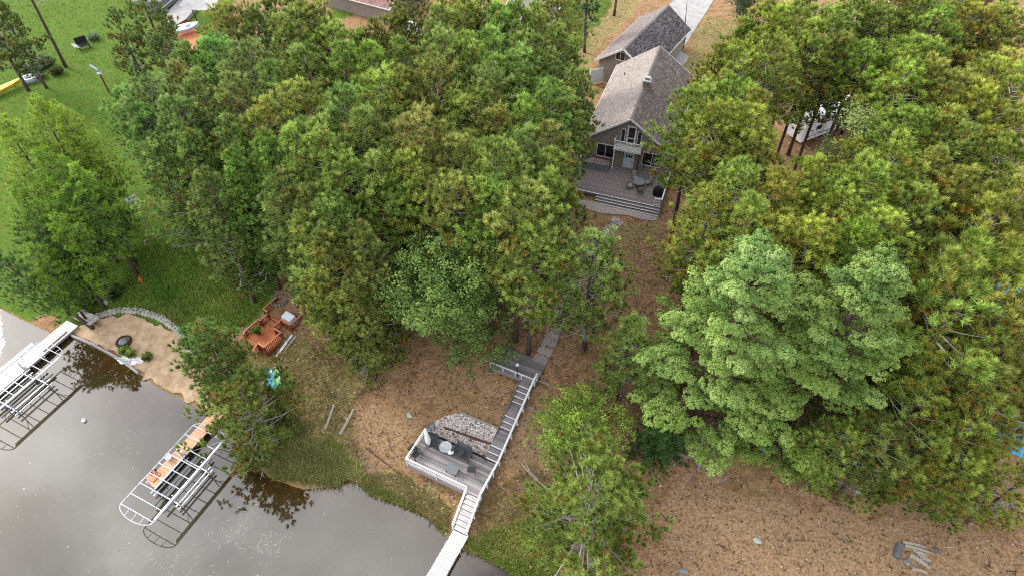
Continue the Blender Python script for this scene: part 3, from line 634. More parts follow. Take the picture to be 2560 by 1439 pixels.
# bank dock
dk=thing('lake_dock','sun bleached plank dock leading from the stairs out of the frame','dock',(*SO,0),SA)
for k in range(44):
    y_=-5.86-k*.236; bx('plank','dock_board',dk,(.86-.006*k+random.uniform(-.02,.02),y_,KZ-.02+random.uniform(-.005,.005)),(1.26,.215,.05),(0,0,random.uniform(-.01,.01)))
for s in(-1,1): bx('stringer','grey_board',dk,(.84+s*.58,-11.0,KZ-.16),(.06,10.4,.2))
for y_ in(-7,-10,-13,-16):
    for s in(-1,1): MB().path([(.84+s*.66,y_,-1.8),(.84+s*.66,y_,KZ+.02)],.035,8).build('pile',M['metal'],dk)
# lamp by the platform
lp=thing('lamp_post','black lamp post with a white globe beside the platform rail','lamp post',(0.44,31.94,3.90))
MB().path([(0,0,-.3),(0,0,1.75)],.05,8).lathe([(.1,1.7),(.12,1.78),(.06,1.82)],n=10).build('pole',M['dark_metal'],lp)
MB().lathe([(.02,1.8),(.12,1.86),(.15,1.96),(.1,2.07),(.02,2.1)],n=12).build('globe',M['cover_white'],lp,True)
# chairs on the lower deck
def slat_chair(name,label,loc,rz,w=.66,seats=1,group='charcoal slatted chairs on the lower deck'):
    t=thing(name,label,'chair' if seats==1 else 'bench',loc,rz,group)
    for k in range(6): bx('seat_slat','grey_plastic',t,(0,-.3+k*.1,.38-.02*k),(w,.085,.025),(R(-8),0,0))
    nb=int(w/.105)
    for k in range(nb): bx('back_slat','grey_plastic',t,(-w/2+.055+k*(w-.11)/(nb-1),.40,.66),(.085,.025,.78),(R(-22),0,0))
    for s in(-1,1):
        bx('arm','grey_plastic',t,(s*(w/2+.05),-.02,.58),(.12,.72,.03)); bx('leg','grey_plastic',t,(s*(w/2+.04),-.32,.29),(.04,.09,.58)); bx('leg','grey_plastic',t,(s*(w/2+.04),.3,.28),(.04,.12,.56),(R(-20),0,0))
    if seats>1: bx('console','grey_plastic',t,(0,-.05,.55),(.24,.5,.04))
    return t
slat_chair('slatted_chair','charcoal slatted chair in the front left corner of the lower deck',(-7.73,25.97,1.70),SA+R(75))
slat_chair('slatted_chair','charcoal slatted chair beneath the folded white umbrella on the lower deck',(-6.42,26.90,1.70),SA+R(20),.8)
slat_chair('slatted_bench','wide charcoal double seat along the rock bed side of the lower deck',(-4.03,25.97,1.70),SA-R(3),1.45,2)
rt=thing('round_table','small round frosted glass table between the charcoal seats','table',(-5.36,26.53,1.65),SA)
MB().lathe([(.5,.5),(.52,.515),(.5,.53)],n=26).build('tabletop',M['clear_glass'],rt)
for k in range(3):
    a_=k*2.1+.5; MB().path([(.42*math.cos(a_),.42*math.sin(a_),0),(.1*math.cos(a_),.1*math.sin(a_),.5)],.02,5).build('leg',M['dark_metal'],rt)
pl=thing('pillow','white pillow lying beside the round glass table','pillow',(-4.91,26.03,2.05),SA+R(30))
MB().lathe([(.05,0),(.25,.06),(.27,.14),(.2,.22),(.03,.25)],n=12,sx=1,sy=.75).build('pillow_cover',M['cover_white'],pl,True)
stb=thing('side_table','low square grey table near the front rail of the lower deck','table',(-4.69,24.64,1.65),SA-R(2))
MB().box((0,0,.42),(.98,.66,.05)).build('tabletop',M['slate'],stb)
for sx in(-1,1):
    for sy in(-1,1): MB().box((sx*.42,sy*.27,.2),(.05,.05,.4)).build('leg',M['dark_metal'],stb)
fc=thing('folding_chair','dark folding mesh chair facing the lake on the lower deck','chair',(-3.17,24.60,1.65),SA+R(200))
MB().slab([(-.25,-.25,.42),(.25,-.25,.42),(.25,.25,.40),(-.25,.25,.40)],.02).build('seat',M['grey_plastic'],fc)
MB().slab([(-.25,.25,.40),(.25,.25,.40),(.25,.45,.95),(-.25,.45,.95)],.02).build('backrest',M['grey_plastic'],fc)
for s in(-1,1):
    MB().path([(s*.28,-.35,0),(s*.28,.1,.42),(s*.27,.46,.97)],.018,5).build('leg',M['dark_metal'],fc); MB().path([(s*.28,.35,0),(s*.28,-.28,.44)],.018,5).build('leg',M['dark_metal'],fc)
    MB().path([(s*.3,-.28,.44),(s*.3,-.2,.62),(s*.3,.36,.63)],.018,5).build('arm',M['dark_metal'],fc)
um=thing('folded_umbrella','folded white canvas umbrella leaning in the back left corner of the lower deck','umbrella',(-6.77,26.72,1.65),SA)
MB().path([(.1,0,0),(-.05,.1,1.2),(-.25,.3,2.4)],.025,6).build('pole',M['dark_metal'],um)
MB().path([(.06,-.02,.55),(.0,.06,.9),(-.06,.12,1.3),(-.14,.2,1.75),(-.22,.27,2.2),(-.25,.3,2.36)],[.1,.23,.24,.17,.12,.05],9).build('canopy',M['canvas'],um,True)
bk=thing('wire_basket','dark blue grey wire crate at the corner of the rock bed','crate',(-6.80,28.72,1.39),SA+R(20))
for k in range(6): MB().bar((-.3,-.25+.1*k,.35),(.3,-.25+.1*k,.35),.03).build('slat',M['slate'],bk)
for k in range(4):
    a_=(((-.3,-.25),(.3,-.25)),((.3,-.25),(.3,.25)),((.3,.25),(-.3,.25)),((-.3,.25),(-.3,-.25)))[k]
    for z_ in(.05,.2,.36): MB().bar((*a_[0],z_),(*a_[1],z_),.025).build('rail',M['slate'],bk)
ln=thing('lantern','small black lantern on the deck edge by the stairs','lantern',(-2.15,25.55,1.70),SA)
MB().box((0,0,.03),(.16,.16,.06)).box((0,0,.3),(.18,.18,.04)).lathe([(.03,.32),(.02,.4)],n=6).build('frame',M['dark_metal'],ln)
MB().box((0,0,.16),(.1,.1,.2)).build('glass',M['clear_glass'],ln)
# river rock bed behind the deck
bed=[(-7.49,27.89,1.07),(-6.87,28.91,1.45),(-5.72,29.55,1.79),(-4.47,29.72,2.02),(-2.83,29.03,2.01),(-0.99,28.21,2.12),(-1.37,26.82,1.66),(-2.07,25.91,1.28),(-2.93,26.19,1.16),(-4.94,27.02,1.10),(-7.27,28.20,1.18)]
def scatter(poly,n,seed):
    r=np.random.default_rng(seed); P_=np.array([p[:2] for p in poly]); lo,hi=P_.min(0),P_.max(0); q=r.random((n*4,2))*(hi-lo)+lo; q=q[inpoly(q[:,0],q[:,1],[tuple(p) for p in P_])]; return q[:n]
def pebbles(name,q,size,cols,seed,flat=.6,zoff=0):
    r=random.Random(seed); b=MB(); zz=zland(q[:,0],q[:,1])
    for (x,y),z_ in zip(q,zz):
        s=size*(.6+.8*r.random()); a_=r.random()*6.28; c=cols[r.randrange(len(cols))]; k=.8+.4*r.random(); c=tuple(u*k for u in c)
        v=[]
        for i in range(5):
            t=a_+i*1.257; e=s*(.8+.4*r.random()); v.append((x+e*math.cos(t),y+e*.8*math.sin(t),z_+zoff+s*flat*.3))
        v.append((x,y,z_+zoff+s*flat)); v.append((x,y,z_+zoff-s*.5))
        b.add(v,[(i,(i+1)%5,5) for i in range(5)]+[((i+1)%5,i,6) for i in range(5)],c)
    return b.build(name,M['stone'],None,kind='stuff')
o=pebbles('river_rocks',scatter(bed,3600,3),.07,[(.54,.48,.46),(.63,.57,.55),(.34,.31,.3),(.7,.67,.65),(.45,.36,.31)],4,.7,.03); tag(o,'bed of small pinkish grey river rocks between the lower deck and the bank','rocks')
for k,(p,q,lab) in enumerate((((-4.37,29.78,2.05),(-0.99,28.14,2.11),'grey landscape timber along the top of the river rock bed'),((-5.68,28.65,1.51),(-1.43,26.89,1.66),'rust brown timber crossing the middle of the river rock bed'))):
    a_,b_=Vector(p),Vector(q); a_.z+=.05; b_.z+=.05
    tag(MB().bar(a_,b_,.14,.12).build('landscape_timber',M['log'] if k==0 else M['siding_dark']),lab,'timber','timbers in the rock bed')
# ================================================================ orange stained deck on the left lawn
OO=(-22.96,39.85); OA=R(-33); OZ=2.62; OL=2.2
od=thing('orange_deck','orange stained two level deck with red brown railings on the left lawn','deck',(*OO,0),OA)
def boards(parent,x0,x1,y0,y1,z,mk,w=.15):
    n=int(round((y1-y0)/w)); s=(y1-y0)/n
    for k in range(n): bx('deck_board',mk,parent,((x0+x1)/2,y0+s*(k+.5),z),(x1-x0,s-.014,.04))
boards(od,-.2,3.35,0,1.72,OZ,'orange_board'); boards(od,-.35,3.2,1.8,4.3,OZ+.1,'orange_board')
bx('riser','white_worn',od,(1.5,1.77,OZ+.06),(3.5,.03,.1))
boards(od,.4,2.0,-.42,-.03,OZ-.14,'orange_board'); boards(od,.3,2.2,-.85,-.45,OZ-.28,'orange_board')
boards(od,0,2.95,-2.9,-.86,OL,'orange_board')
boards(od,.55,2.0,-3.35,-2.95,OL-.18,'orange_board'); boards(od,.6,2.05,-3.75,-3.38,OL-.36,'orange_dock')
for c,d in(((1.6,-.02,OZ-.4),(3.5,.05,.75)),((3.36,.86,OZ-.45),(.05,1.75,.85)),((-.22,.9,OZ-.3),(.05,1.8,.5)),((2.96,-1.9,OL-.25),(.05,2.05,.45)),((-.02,-1.9,OL-.2),(.05,2.05,.35)),((1.5,-2.92,OL-.2),(2.95,.05,.36))): bx('fascia','rail_red',od,c,d)
H=.92
def orail(a,b_,z,h=H): railing(od,a,b_,z,h,'rail_red','rail_cap',.17,(.05,.05),.12,True,.14)
orail((-.2,.05),(-.2,1.75),OZ); orail((-.2,.02),(.38,-.02),OZ); orail((.38,-.05),(.38,-.8),OZ-.25)
orail((2.0,-.05),(2.0,-.8),OZ-.25); orail((2.05,.02),(3.32,.02),OZ); orail((3.32,.05),(3.32,2.4),OZ)
orail((.02,-.9),(.02,-2.5),OL); orail((.05,-.88),(.36,-.88),OL); orail((2.05,-.88),(2.93,-.88),OL); orail((2.93,-.9),(2.93,-2.88),OL); orail((2.93,-2.88),(2.05,-2.88),OL); orail((.02,-2.5),(.25,-2.88),OL)
orail((2.05,-2.95,OL-.0),(2.1,-3.7,OL-.4),0,.85)
def ow(x,y,z=OZ+.03): return wpt((x,y),OO,OA,z)
g=thing('covered_grill','white box shaped vinyl covered grill at the corner of the orange deck','grill',ow(2.5,.62),OA)
MB().add([(-.62,-.4,0),(.62,-.4,0),(.62,.4,0),(-.62,.4,0),(-.55,-.33,1.0),(.55,-.33,1.0),(.55,.33,1.08),(-.55,.33,1.08)],[(0,1,5,4),(1,2,6,5),(2,3,7,6),(3,0,4,7),(4,5,6,7)]).build('cover',M['cover_white'],g)
MB().box((0,.1,.02),(1.26,.84,.05)).build('hem',M['white_worn'],g)
for lab,p,rz,mk in (('dark lounge chair with pale cushion on the upper orange deck',(2.75,2.0),-60,'grey_plastic'),('pale lounge chair half under the pine bough on the orange deck',(3.0,3.2),-30,'white_worn')):
    t=thing('lounge_chair',lab,'chair',ow(*p,OZ+.13),OA+R(rz),'lounge chairs on the orange deck')
    MB().slab([(-.3,-.35,.4),(.3,-.35,.4),(.3,.3,.34),(-.3,.3,.34)],.09).build('seat',M['cover_white' if mk!='grey_plastic' else 'grey_plastic'],t); MB().slab([(-.3,.3,.36),(.3,.3,.36),(.3,.62,1.0),(-.3,.62,1.0)],.07).build('backrest',M[mk],t)
    for s in(-1,1):
        MB().path([(s*.33,-.38,0),(s*.33,-.34,.58),(s*.33,.38,.6)],.025,5).build('arm',M['metal'],t); MB().path([(s*.33,.4,0),(s*.33,.2,.36)],.025,5).build('leg',M['metal'],t)
def leafclump(n,rad,h,size,c1,c2,seed,base=(0,0,0)):
    r=random.Random(seed); b=MB()
    for i in range(n):
        a_=r.random()*6.28; q=r.random()**.6*rad; z_=r.random()*h; d=Vector((math.cos(a_),math.sin(a_),.6+r.random())).normalized(); u=d.orthogonal().normalized(); s=size*(.7+.6*r.random()); p=Vector((math.cos(a_)*q*.5,math.sin(a_)*q*.5,z_*.6))+Vector(base)
        t=r.random(); c=tuple(x*(1-t)+y_*t for x,y_ in zip(c1,c2))
        b.add([p-u*s*.22,p+d*s*.5-u*s*.25,p+d*s+Vector((0,0,-.1*s)),p+d*s*.5+u*s*.25],[(0,1,2,3)],c)
    return b
pp=thing('potted_plant','bright green potted plant on the lower level of the orange deck','plant',ow(.62,-1.75,OL+.02))
MB().lathe([(.15,0),(.2,.3),(.22,.32)],n=12).build('pot',M['rail_red'],pp)
leafclump(90,.35,.4,.4,(.13,.25,.03),(.2,.32,.05),1,(0,0,.3)).build('leaves',M['leaf'],pp)
bd=[thing('board','loose grey board lying in the grass beside the orange deck, nearer the deck wall','board',(-20.77,36.58,1.96),0),thing('board','pale loose plank lying in the grass beside the orange deck, outer one','board',(-20.18,36.95,2.19),0)]
a_=(-21.41,35.80,1.61); b_=(-20.14,37.69,2.43); c_=(-20.56,36.44,1.96); d_=(-19.74,37.57,2.47)
for o_,(p,q),mk in zip(bd,((a_,b_),(c_,d_)),('metal','log')):
    p=Vector(p)-o_.location; q=Vector(q)-o_.location; beam('plank',mk,o_,p+Vector((0,0,.1)),q+Vector((0,0,.1)),.22,.05)
cb=thing('stone_pile','round grey stacked stone ring behind the orange deck rail','stone ring',(-21.94,41.27,3.14))
for k in range(14):
    a2=k*.449; MB().lathe([(.12,-.05),(.16,.1),(.1,.2)],(.62*math.cos(a2),.62*math.sin(a2),.05),6).build('stone',M['concrete_dark'],cb)
# ================================================================ boats by the orange deck
def hull(n,L_,w,h,mk,label,p,q,rim=None,seats=0,cat='kayak',nm='kayak',zoff=.1,roll=0):
    p=Vector(p);q=Vector(q); t=thing(nm,label,cat,((p.x+q.x)/2,(p.y+q.y)/2,(p.z+q.z)/2+zoff),math.atan2(q.y-p.y,q.x-p.x)); t.rotation_euler[0]=roll
    m=13; v=[];f=[]
    for i in range(m):
        s=i/(m-1)*2-1; ww=w/2*max(.03,(1-abs(s)**2.4)); zz=.10*abs(s)**3
        for k in range(9):
            a2=math.pi*k/8; v.append((s*L_/2,-ww*math.cos(a2),zz+h-h*math.sin(a2)**.8))
    for i in range(m-1):
        for k in range(8): f.append((i*9+k,(i+1)*9+k,(i+1)*9+k+1,i*9+k+1))
    b=MB(); b.add(v,f); b.build('hull',M[mk],t,True)
    dk_=MB(); v=[];f=[]
    for i in range(m):
        s=i/(m-1)*2-1; ww=w/2*max(.03,(1-abs(s)**2.4))*.97; zz=.10*abs(s)**3+h+.0
        v+=[(s*L_/2,-ww,zz),(s*L_/2,0,zz+.07*(1-abs(s))),(s*L_/2,ww,zz)]
    for i in range(m-1):
        if seats and abs((i+.5)/(m-1)*2-1)<.34: continue
        f+=[(i*3,(i+1)*3,(i+1)*3+1,i*3+1),(i*3+1,(i+1)*3+1,(i+1)*3+2,i*3+2)]
    dk_.add(v,f).build('hull_top',M[mk],t)
    if rim:
        for sg in(-1,1): MB().path([(s*L_/2,sg*w/2*max(.03,(1-abs(s)**2.4)),.10*abs(s)**3+h) for s in [x/6-1 for x in range(13)]],.03,5).build('rim',M[rim],t)
    if seats:
        MB().box((-.1,0,h*.45),(.4,w*.6,.08)).box((-.38,0,h*.75),(.06,w*.5,.35)).build('seat',M['black'],t)
    return t
hull(0,3.3,.75,.32,'green_plastic','long green kayak tilted on its side at the edge of the grass',(-21.09,34.85,1.40),(-20.05,31.71,0.90),'lime',0,'kayak','kayak',.18,R(28))
hull(0,2.5,.8,.3,'teal','turquoise kayak with pale top beside the green kayak',(-22.07,34.44,1.11),(-21.09,32.86,0.91),'blue',1,'kayak','kayak',.1)
bt=thing('paddle_float','turquoise and white float board lying beside the kayaks','float board',(-21.47,34.27,1.17),R(70)); 
MB().prism([(-.9,-.2),(-.6,-.36),(.5,-.36),(.9,-.1),(.9,.1),(.5,.36),(-.6,.36),(-.9,.2)],.05,.17).build('board',M['teal'],bt); MB().prism([(-.3,.05),(.6,.05),(.8,.2),(.4,.32),(-.3,.32)],.172,.2).build('white_panel',M['cover_white'],bt)
bb=thing('blue_tub','round bright blue plastic tub by the kayaks','tub',(-21.00,32.96,0.95)); MB().lathe([(.2,0),(.26,.3),(.27,.34),(.22,.34),(.2,.28),(.05,.26)],n=16).build('tub_wall',M['blue'],bb,True); MB().path([(.26,0,.3),(.2,.16,.42),(0,.2,.5),(-.2,.16,.42),(-.26,0,.3)],.014,5).build('handle',M['metal'],bb)
# ================================================================ beach, wall, fire pit, planter
bpoly=[(-42.31,39.63,-0.01),(-42.02,40.63,0.16),(-40.82,41.65,0.33),(-38.41,41.77,0.56),(-36.47,41.48,0.72),(-34.41,40.71,0.79),(-32.39,39.37,0.80),(-30.81,37.99,0.73),(-29.57,36.28,0.53),(-27.40,33.79,0.29),(-26.10,31.77,0.17),(-26.97,30.98,-0.01),(-28.75,32.12,-0.00),(-31.73,33.48,-0.01),(-34.38,35.23,-0.01),(-36.67,36.82,-0.01),(-40.04,38.56,-0.01)]
bx0=np.array([p[:2] for p in bpoly])
gx_=np.arange(bx0[:,0].min()-1,bx0[:,0].max()+1,.1); gy_=np.arange(bx0[:,1].min()-1,bx0[:,1].max()+1,.1)
GX,GY=np.meshgrid(gx_,gy_); jx=(vnoise(GX,GY,.8,21)-.5)*.6; ins=inpoly(GX+jx,GY+jx,bpoly)
GZ=zland(GX,GY)+.11+(vnoise(GX,GY,.7,22)-.5)*.09+(vnoise(GX,GY,.3,23)-.5)*.05
ii=np.arange(GX.size).reshape(GX.shape); ff=np.stack([ii[:-1,:-1],ii[:-1,1:],ii[1:,1:],ii[1:,:-1]],-1).reshape(-1,4); ff=ff[ins.ravel()[ff].all(1)]
sm_=npmesh('beach_sand',np.stack([GX,GY,GZ],-1).reshape(-1,3),ff,None,M['sand'],4); mobj('beach_sand',sm_,kind='structure')
wall=[(-40.62,41.46,0.32),(-38.48,41.99,0.60),(-36.54,41.70,0.76),(-34.38,40.92,0.84),(-32.35,39.53,0.84),(-30.76,38.11,0.76),(-29.75,36.69,0.60)]
rw=thing('stone_edging','curved edging of pale flat stones round the top of the beach','stone edging',wall[2])
w0=Vector(wall[2])
for p,d in resample(wall,.42):
    for side in(0,1):
        n_=Vector((-d.y,d.x)); c=p+n_*(.14+.3*side)*(1 if True else 1); z=gz(c.x,c.y)
        o_=MB(); q=[]; k=6
        for i in range(k):
            t=i/k*6.283+random.random()*.4; rr_=.23*(.8+.4*random.random()); q.append((d.x*rr_*math.cos(t)-d.y*rr_*.8*math.sin(t),d.y*rr_*math.cos(t)+d.x*rr_*.8*math.sin(t)))
        kk=.8+.4*random.random(); o_.prism(q,-.15,.10+.07*random.random(),(.44*kk,.40*kk,.36*kk)); s_=o_.build('stone',M['stone'],rw); s_.location=Vector((c.x,c.y,z+.05))-w0
te=thing('timber_edging','dark grey timber edging along the waterline of the beach','timber edging',(-39.11,38.17,0.00))
t0=te.location
TE=[Vector(p) for p in ((-42.25,39.44,0.10),(-39.86,38.43,0.10),(-36.57,36.69,0.10),(-34.25,35.11,0.10))]
for p,q in zip(TE,TE[1:]): beam('timber','grey_light',te,p-t0+Vector((0,0,.08)),q-t0+Vector((0,0,.08)),.16,.32)
fp=thing('fire_pit','black ring fire pit with a domed blue grey lid on the beach','fire pit',(-36.84,38.59,0.20)); fp.location.z+=.08
MB().lathe([(.60,-.05),(.63,.3),(.56,.3),(.54,-.02)],n=24).build('ring',M['rust'],fp)
MB().lathe([(.45,.22),(.43,.30),(.3,.42),(.12,.47),(.02,.475)],(.02,-.08,0),20).build('lid',M['slate'],fp,True)
for k in range(16):
    a2=k*.3927; MB().box((.66*math.cos(a2),.66*math.sin(a2),.06),(.22,.16,.22),Matrix.Rotation(a2+1.57,3,'Z')).build('stone',M['rust'],fp)
q=scatter([(-37.05,37.00,-0.01),(-36.06,37.13,0.13),(-33.98,36.62,0.19),(-33.94,36.32,0.17),(-35.19,35.93,0.01),(-36.50,36.34,-0.06)],95,31)
o=pebbles('white_rocks',q,.17,[(.72,.70,.68),(.6,.58,.58),(.78,.77,.76)],32,.8,.1); tag(o,'patch of bright white rocks at the lower edge of the beach','rocks')
for k,(p,lab,cA) in enumerate((((-36.39,37.50,0.14),'small green plant just below the fire pit',(.16,.24,.04)),((-35.55,37.07,0.15),'yellow green plant at the upper edge of the white rocks',(.2,.26,.05)),((-33.84,36.66,0.20),'low bushy green plant at the right end of the white rocks',(.12,.17,.035)))):
    t=thing('beach_plant',lab,'plant',p,0,'plants by the white rocks'); t.location.z+=.08
    leafclump(110,.55,.45,.42,cA,tuple(x*1.5 for x in cA),40+k).build('leaves',M['leaf'],t); MB().path([(0,0,-.05),(0,0,.3)],.03,5).build('stem',M['bark'],t)
# ================================================================ left dock, grey boardwalk, boat lifts
LA=math.atan2(40.56-34.63,-42.03+43.74)-math.pi/2     # the dock runs along local y
LO=(-42.65,40.75)
d1=thing('left_dock','wide sun bleached dock running from the beach into the left corner of the frame','dock',(*LO,0),0)
DD=Vector((-.43,-.9)).normalized(); NN=Vector((-DD.y,DD.x)); ang=math.atan2(DD.y,DD.x)
for k in range(78):
    c=DD*(.1+.24*k); w=1.55 if k<14 else 2.3; off=(NN*(.0)) if k<14 else NN*(-.35)
    bx('plank','dock_board',d1,(c.x+off.x,c.y+off.y,.5+random.uniform(-.004,.004)),(.222,w+random.uniform(-.03,.03),.05),(0,0,ang+random.uniform(-.008,.008)))
for s in(-.9,.9):
    beam('stringer','grey_board',d1,(*(NN*s*.8),.36),(*(DD*18.6+NN*(s*.8)),.36),.06,.2)
for y_ in(4,8,12,16):
    for s in(-1.1,1.1): c=DD*y_+NN*s; MB().path([(c.x,c.y,-1.7),(c.x,c.y,.62)],.04,8).build('pile',M['metal'],d1)
MB().bar((*(DD*1.0+NN*.45),.57),(*(DD*3.6+NN*.5),.57),.1,.06).build('plank_strip',M['grey_board'],d1,label='dark plank strip lying along the dock')
bw=thing('beach_boardwalk','short grey boardwalk from the left dock up beside the beach','boardwalk',(-41.55,41.3,0),0)
ba=Vector((2.75,-1.55)).normalized(); bn=Vector((-ba.y,ba.x)); ban=math.atan2(ba.y,ba.x)
for k in range(16):
    c=ba*(-1.3+.2*k); z=max(.5,.5+.045*k); bx('plank','grey_light',bw,(c.x,c.y,z),(.18,1.15+random.uniform(-.04,.04),.05),(0,0,ban))
bx('stringer','grey_board',bw,(.3,-.1,.38),(3.2,.08,.2),(0,0,ban))
br=thing('barrel','small black barrel at the shore end of the left dock','barrel',(-43.34,41.83,0.55)); MB().lathe([(.2,0),(.25,.2),(.25,.45),(.2,.62),(.16,.62),(.15,.5)],n=14).build('barrel_wall',M['black'],br,True); MB().lathe([(.255,.12),(.262,.15),(.255,.18)],n=14).build('band',M['dark_metal'],br)
def boat_lift(label,O,ca,L_,W_,zc=2.2,nb=9):
    """aluminium lift: canopy ribs on four posts over a cradle; local y along the length"""
    t=thing('boat_lift',label,'boat lift',(*O,0),ca,'bare aluminium boat lifts at the shore')
    h=W_/2
    for s in(-1,1):
        r=MB().path([(s*h,-L_/2,zc),(s*h,L_/2,zc)],.055,6); 
        if s>0: r.path([(s*h-.16,-L_/2+.3,zc-.1),(s*h-.16,L_/2-.3,zc-.1)],.06,6).bar((s*h-.08,-L_/2+.2,zc-.02),(s*h-.08,L_/2-.2,zc-.02),.2,.03)
        r.build('canopy_rail',M['metal'],t)
        MB().path([(math.cos(a2)*h,s*(L_/2+math.sin(a2)*.62),zc-.1*math.sin(a2)) for a2 in [k*math.pi/10 for k in range(11)]],.04,6).build('end_bow',M['metal'],t)
        for x in(-.45,0,.45):
            e=math.sqrt(1-x*x)*.62; MB().path([(x*h,s*L_/2,zc),(x*h,s*(L_/2+e),zc-.1)],.025,5).build('bow_strut',M['metal'],t)
    for k in range(nb):
        y_=-L_/2+L_*k/(nb-1); MB().path([(-h,y_,zc),(0,y_,zc+.06),(h,y_,zc)],.04,5).build('canopy_rib',M['metal'],t)
    for sx in(-1,1):
        for sy in(-1,1):
            MB().path([(sx*(h-.35),sy*1.55,-1.7),(sx*(h-.35),sy*1.55,zc-.05)],.05,6).build('post',M['metal'],t)
            MB().path([(sx*(h-.35),sy*1.55,1.1),(sx*h,sy*2.2,zc-.05)],.028,5).build('brace',M['metal'],t)
        MB().bar((sx*(h-.35),-1.9,.72),(sx*(h-.35),1.9,.72),.1,.12).bar((sx*(h-.35),-1.9,.22),(sx*(h-.35),1.9,.22),.08,.1).build('side_beam',M['metal'],t)
        MB().bar((sx*.55,-2.6,.38),(sx*.55,2.6,.30),.12,.12).build('bunk',M['tarp_grey'],t)
    for sy in(-1,1): MB().bar((-(h-.35),sy*1.55,.34),(h-.35,sy*1.55,.34),.1,.12).build('cross_beam',M['metal'],t)
    MB().path([(-(h-.35),1.62,1.2),(-(h-.35),1.78,1.2)],.32,14).build('winch_wheel',M['metal'],t)
    return t
c1=[Vector((-29.60,21.83,2.20)),Vector((-26.60,20.10,2.20)),Vector((-23.40,26.88,2.20)),Vector((-26.21,28.65,2.20))]
ctr=sum(c1,Vector())/4; ax=((c1[2]+c1[3])-(c1[0]+c1[1]))
l1=boat_lift('bare white boat lift frame standing beside the orange dock',(ctr.x,ctr.y),math.atan2(ax.y,ax.x)-math.pi/2,ax.length/2-.05,3.3)
a2=Vector((-40.32,35.77,2.20)); dv=Vector((DD.x,DD.y,0)); nv=Vector((-DD.y,DD.x,0)); 
c2=a2+dv*4.0-nv*(-1)*(-1.65)
l2=copy_tree(l1); l2.location=(c2.x,c2.y,0); l2.rotation_euler=(0,0,math.atan2(DD.y,DD.x)+math.pi/2); l2['label']='bare white boat lift frame overlapping the left dock at the frame edge'
dkk=thing('orange_dock','narrow pale orange dock under the middle boat lift','dock',(-28.75,24.2,0),0)
oa=Vector((2.95,5.9)).normalized(); on=Vector((-oa.y,oa.x)); oan=math.atan2(oa.y,oa.x)
for k in range(29):
    c=oa*(-.1+.262*k); bx('plank','orange_dock',dkk,(c.x,c.y,.5+random.uniform(-.004,.004)),(.245,1.12,.05),(0,0,oan+random.uniform(-.01,.01)))
for s in(-.5,.5): beam('stringer','black',dkk,(*(on*s),.34),(*(oa*7.5+on*s),.34),.07,.24)
for y_ in(.4,3.6,6.6):
    for s in(-.6,.6): c=oa*y_+on*s; MB().path([(c.x,c.y,-1.5),(c.x,c.y,.9)],.035,7).build('pile',M['metal'],dkk)
wb=thing('bucket','white round tub sitting on the orange dock','tub',(-28.14,26.34,0.55)); MB().lathe([(.22,0),(.27,.32),(.28,.36),(.23,.36),(.2,.3)],n=14).build('tub_wall',M['cover_white'],wb,True); MB().path([(.28,0,.34),(.2,.17,.44),(0,.24,.48),(-.2,.17,.44),(-.28,0,.34)],.015,5).build('handle',M['metal'],wb)
rp_=thing('flower_tray','rust red tray with dark stains near the outer end of the orange dock','tray',(-28.91,24.75,0.55),oan); MB().box((0,0,.03),(.8,.8,.05)).build('tray_base',M['rail_cap'],rp_); leafclump(24,.3,.14,.24,(.08,.02,.01),(.14,.06,.03),5,(.25,.1,.08)).build('leaves',M['leaf'],rp_)
bu=thing('buoy','small white mooring buoy floating by the left boat lift','buoy',(-37.11,30.21,0.00)); MB().lathe([(.05,-.1),(.18,0),(.2,.1),(.13,.22),(.03,.25)],n=14).build('float',M['cover_white'],bu,True); MB().path([(.0,0,.24),(.05,0,.33),(.1,0,.24)],.015,5).build('ring',M['metal'],bu)
# ================================================================ posts, logs, stones
for k,(p,q,lab,w) in enumerate((((-15.78,28.86,0.82),(-15.28,30.97,1.35),'pale fallen log in the dry grass, left of the two',.11),((-14.50,28.46,0.59),(-13.57,30.62,1.15),'pale fallen log in the dry grass, right of the two',.13))):
    t=thing('fallen_log',lab,'log',p,0,'two fallen logs'); e=Vector(q)-Vector(p)
    MB().path([(0,0,.1),e*.5+Vector((.05,0,.13)),e+Vector((0,0,.1))],[w*1.1,w,w*.85],8).build('trunk',M['log'],t)
    MB().path([e+Vector((0,0,.1)),e*1.004+Vector((0,0,.1))],w*.7,8).build('cut_end',M['white_worn'],t)
for k,(p,s,lab,c) in enumerate((((-8.69,29.88,1.45),.28,'flat pale stone in the brown grass above the rock bed',(.42,.44,.38)),((18.16,19.23,1.32),.3,'pale grey green stone alone on the brown slope',(.38,.42,.38)),((12.48,17.29,0.61),.28,'grey boulder at the bottom edge beside the lower pine',(.22,.24,.26)),((30.00,17.84,3.13),.26,'small dark stone right of the buried log steps',(.14,.12,.13)),((5.97,27.43,3.27),.22,'brown stone beside the light green birch',(.35,.25,.18)),((-40.32,43.18,0.67),.3,'pale stone at the foot of the shore tree',(.5,.55,.6)))):
    b=MB(); r=random.Random(k); pr=[(s*.6,-.1),(s,.05),(s*.8,s*.45),(s*.3,s*.6)]; b.lathe(pr,n=8,sx=1+.3*r.random(),sy=.8,rot=r.random()*3); 
    for i in range(len(b.v)): b.v[i]=tuple(x+r.uniform(-.05,.05)*s*2 for x in b.v[i])
    b.c=[c]*len(b.c); o=b.build('stone',M['stone']); o.location=p; tag(o,lab,'stone')
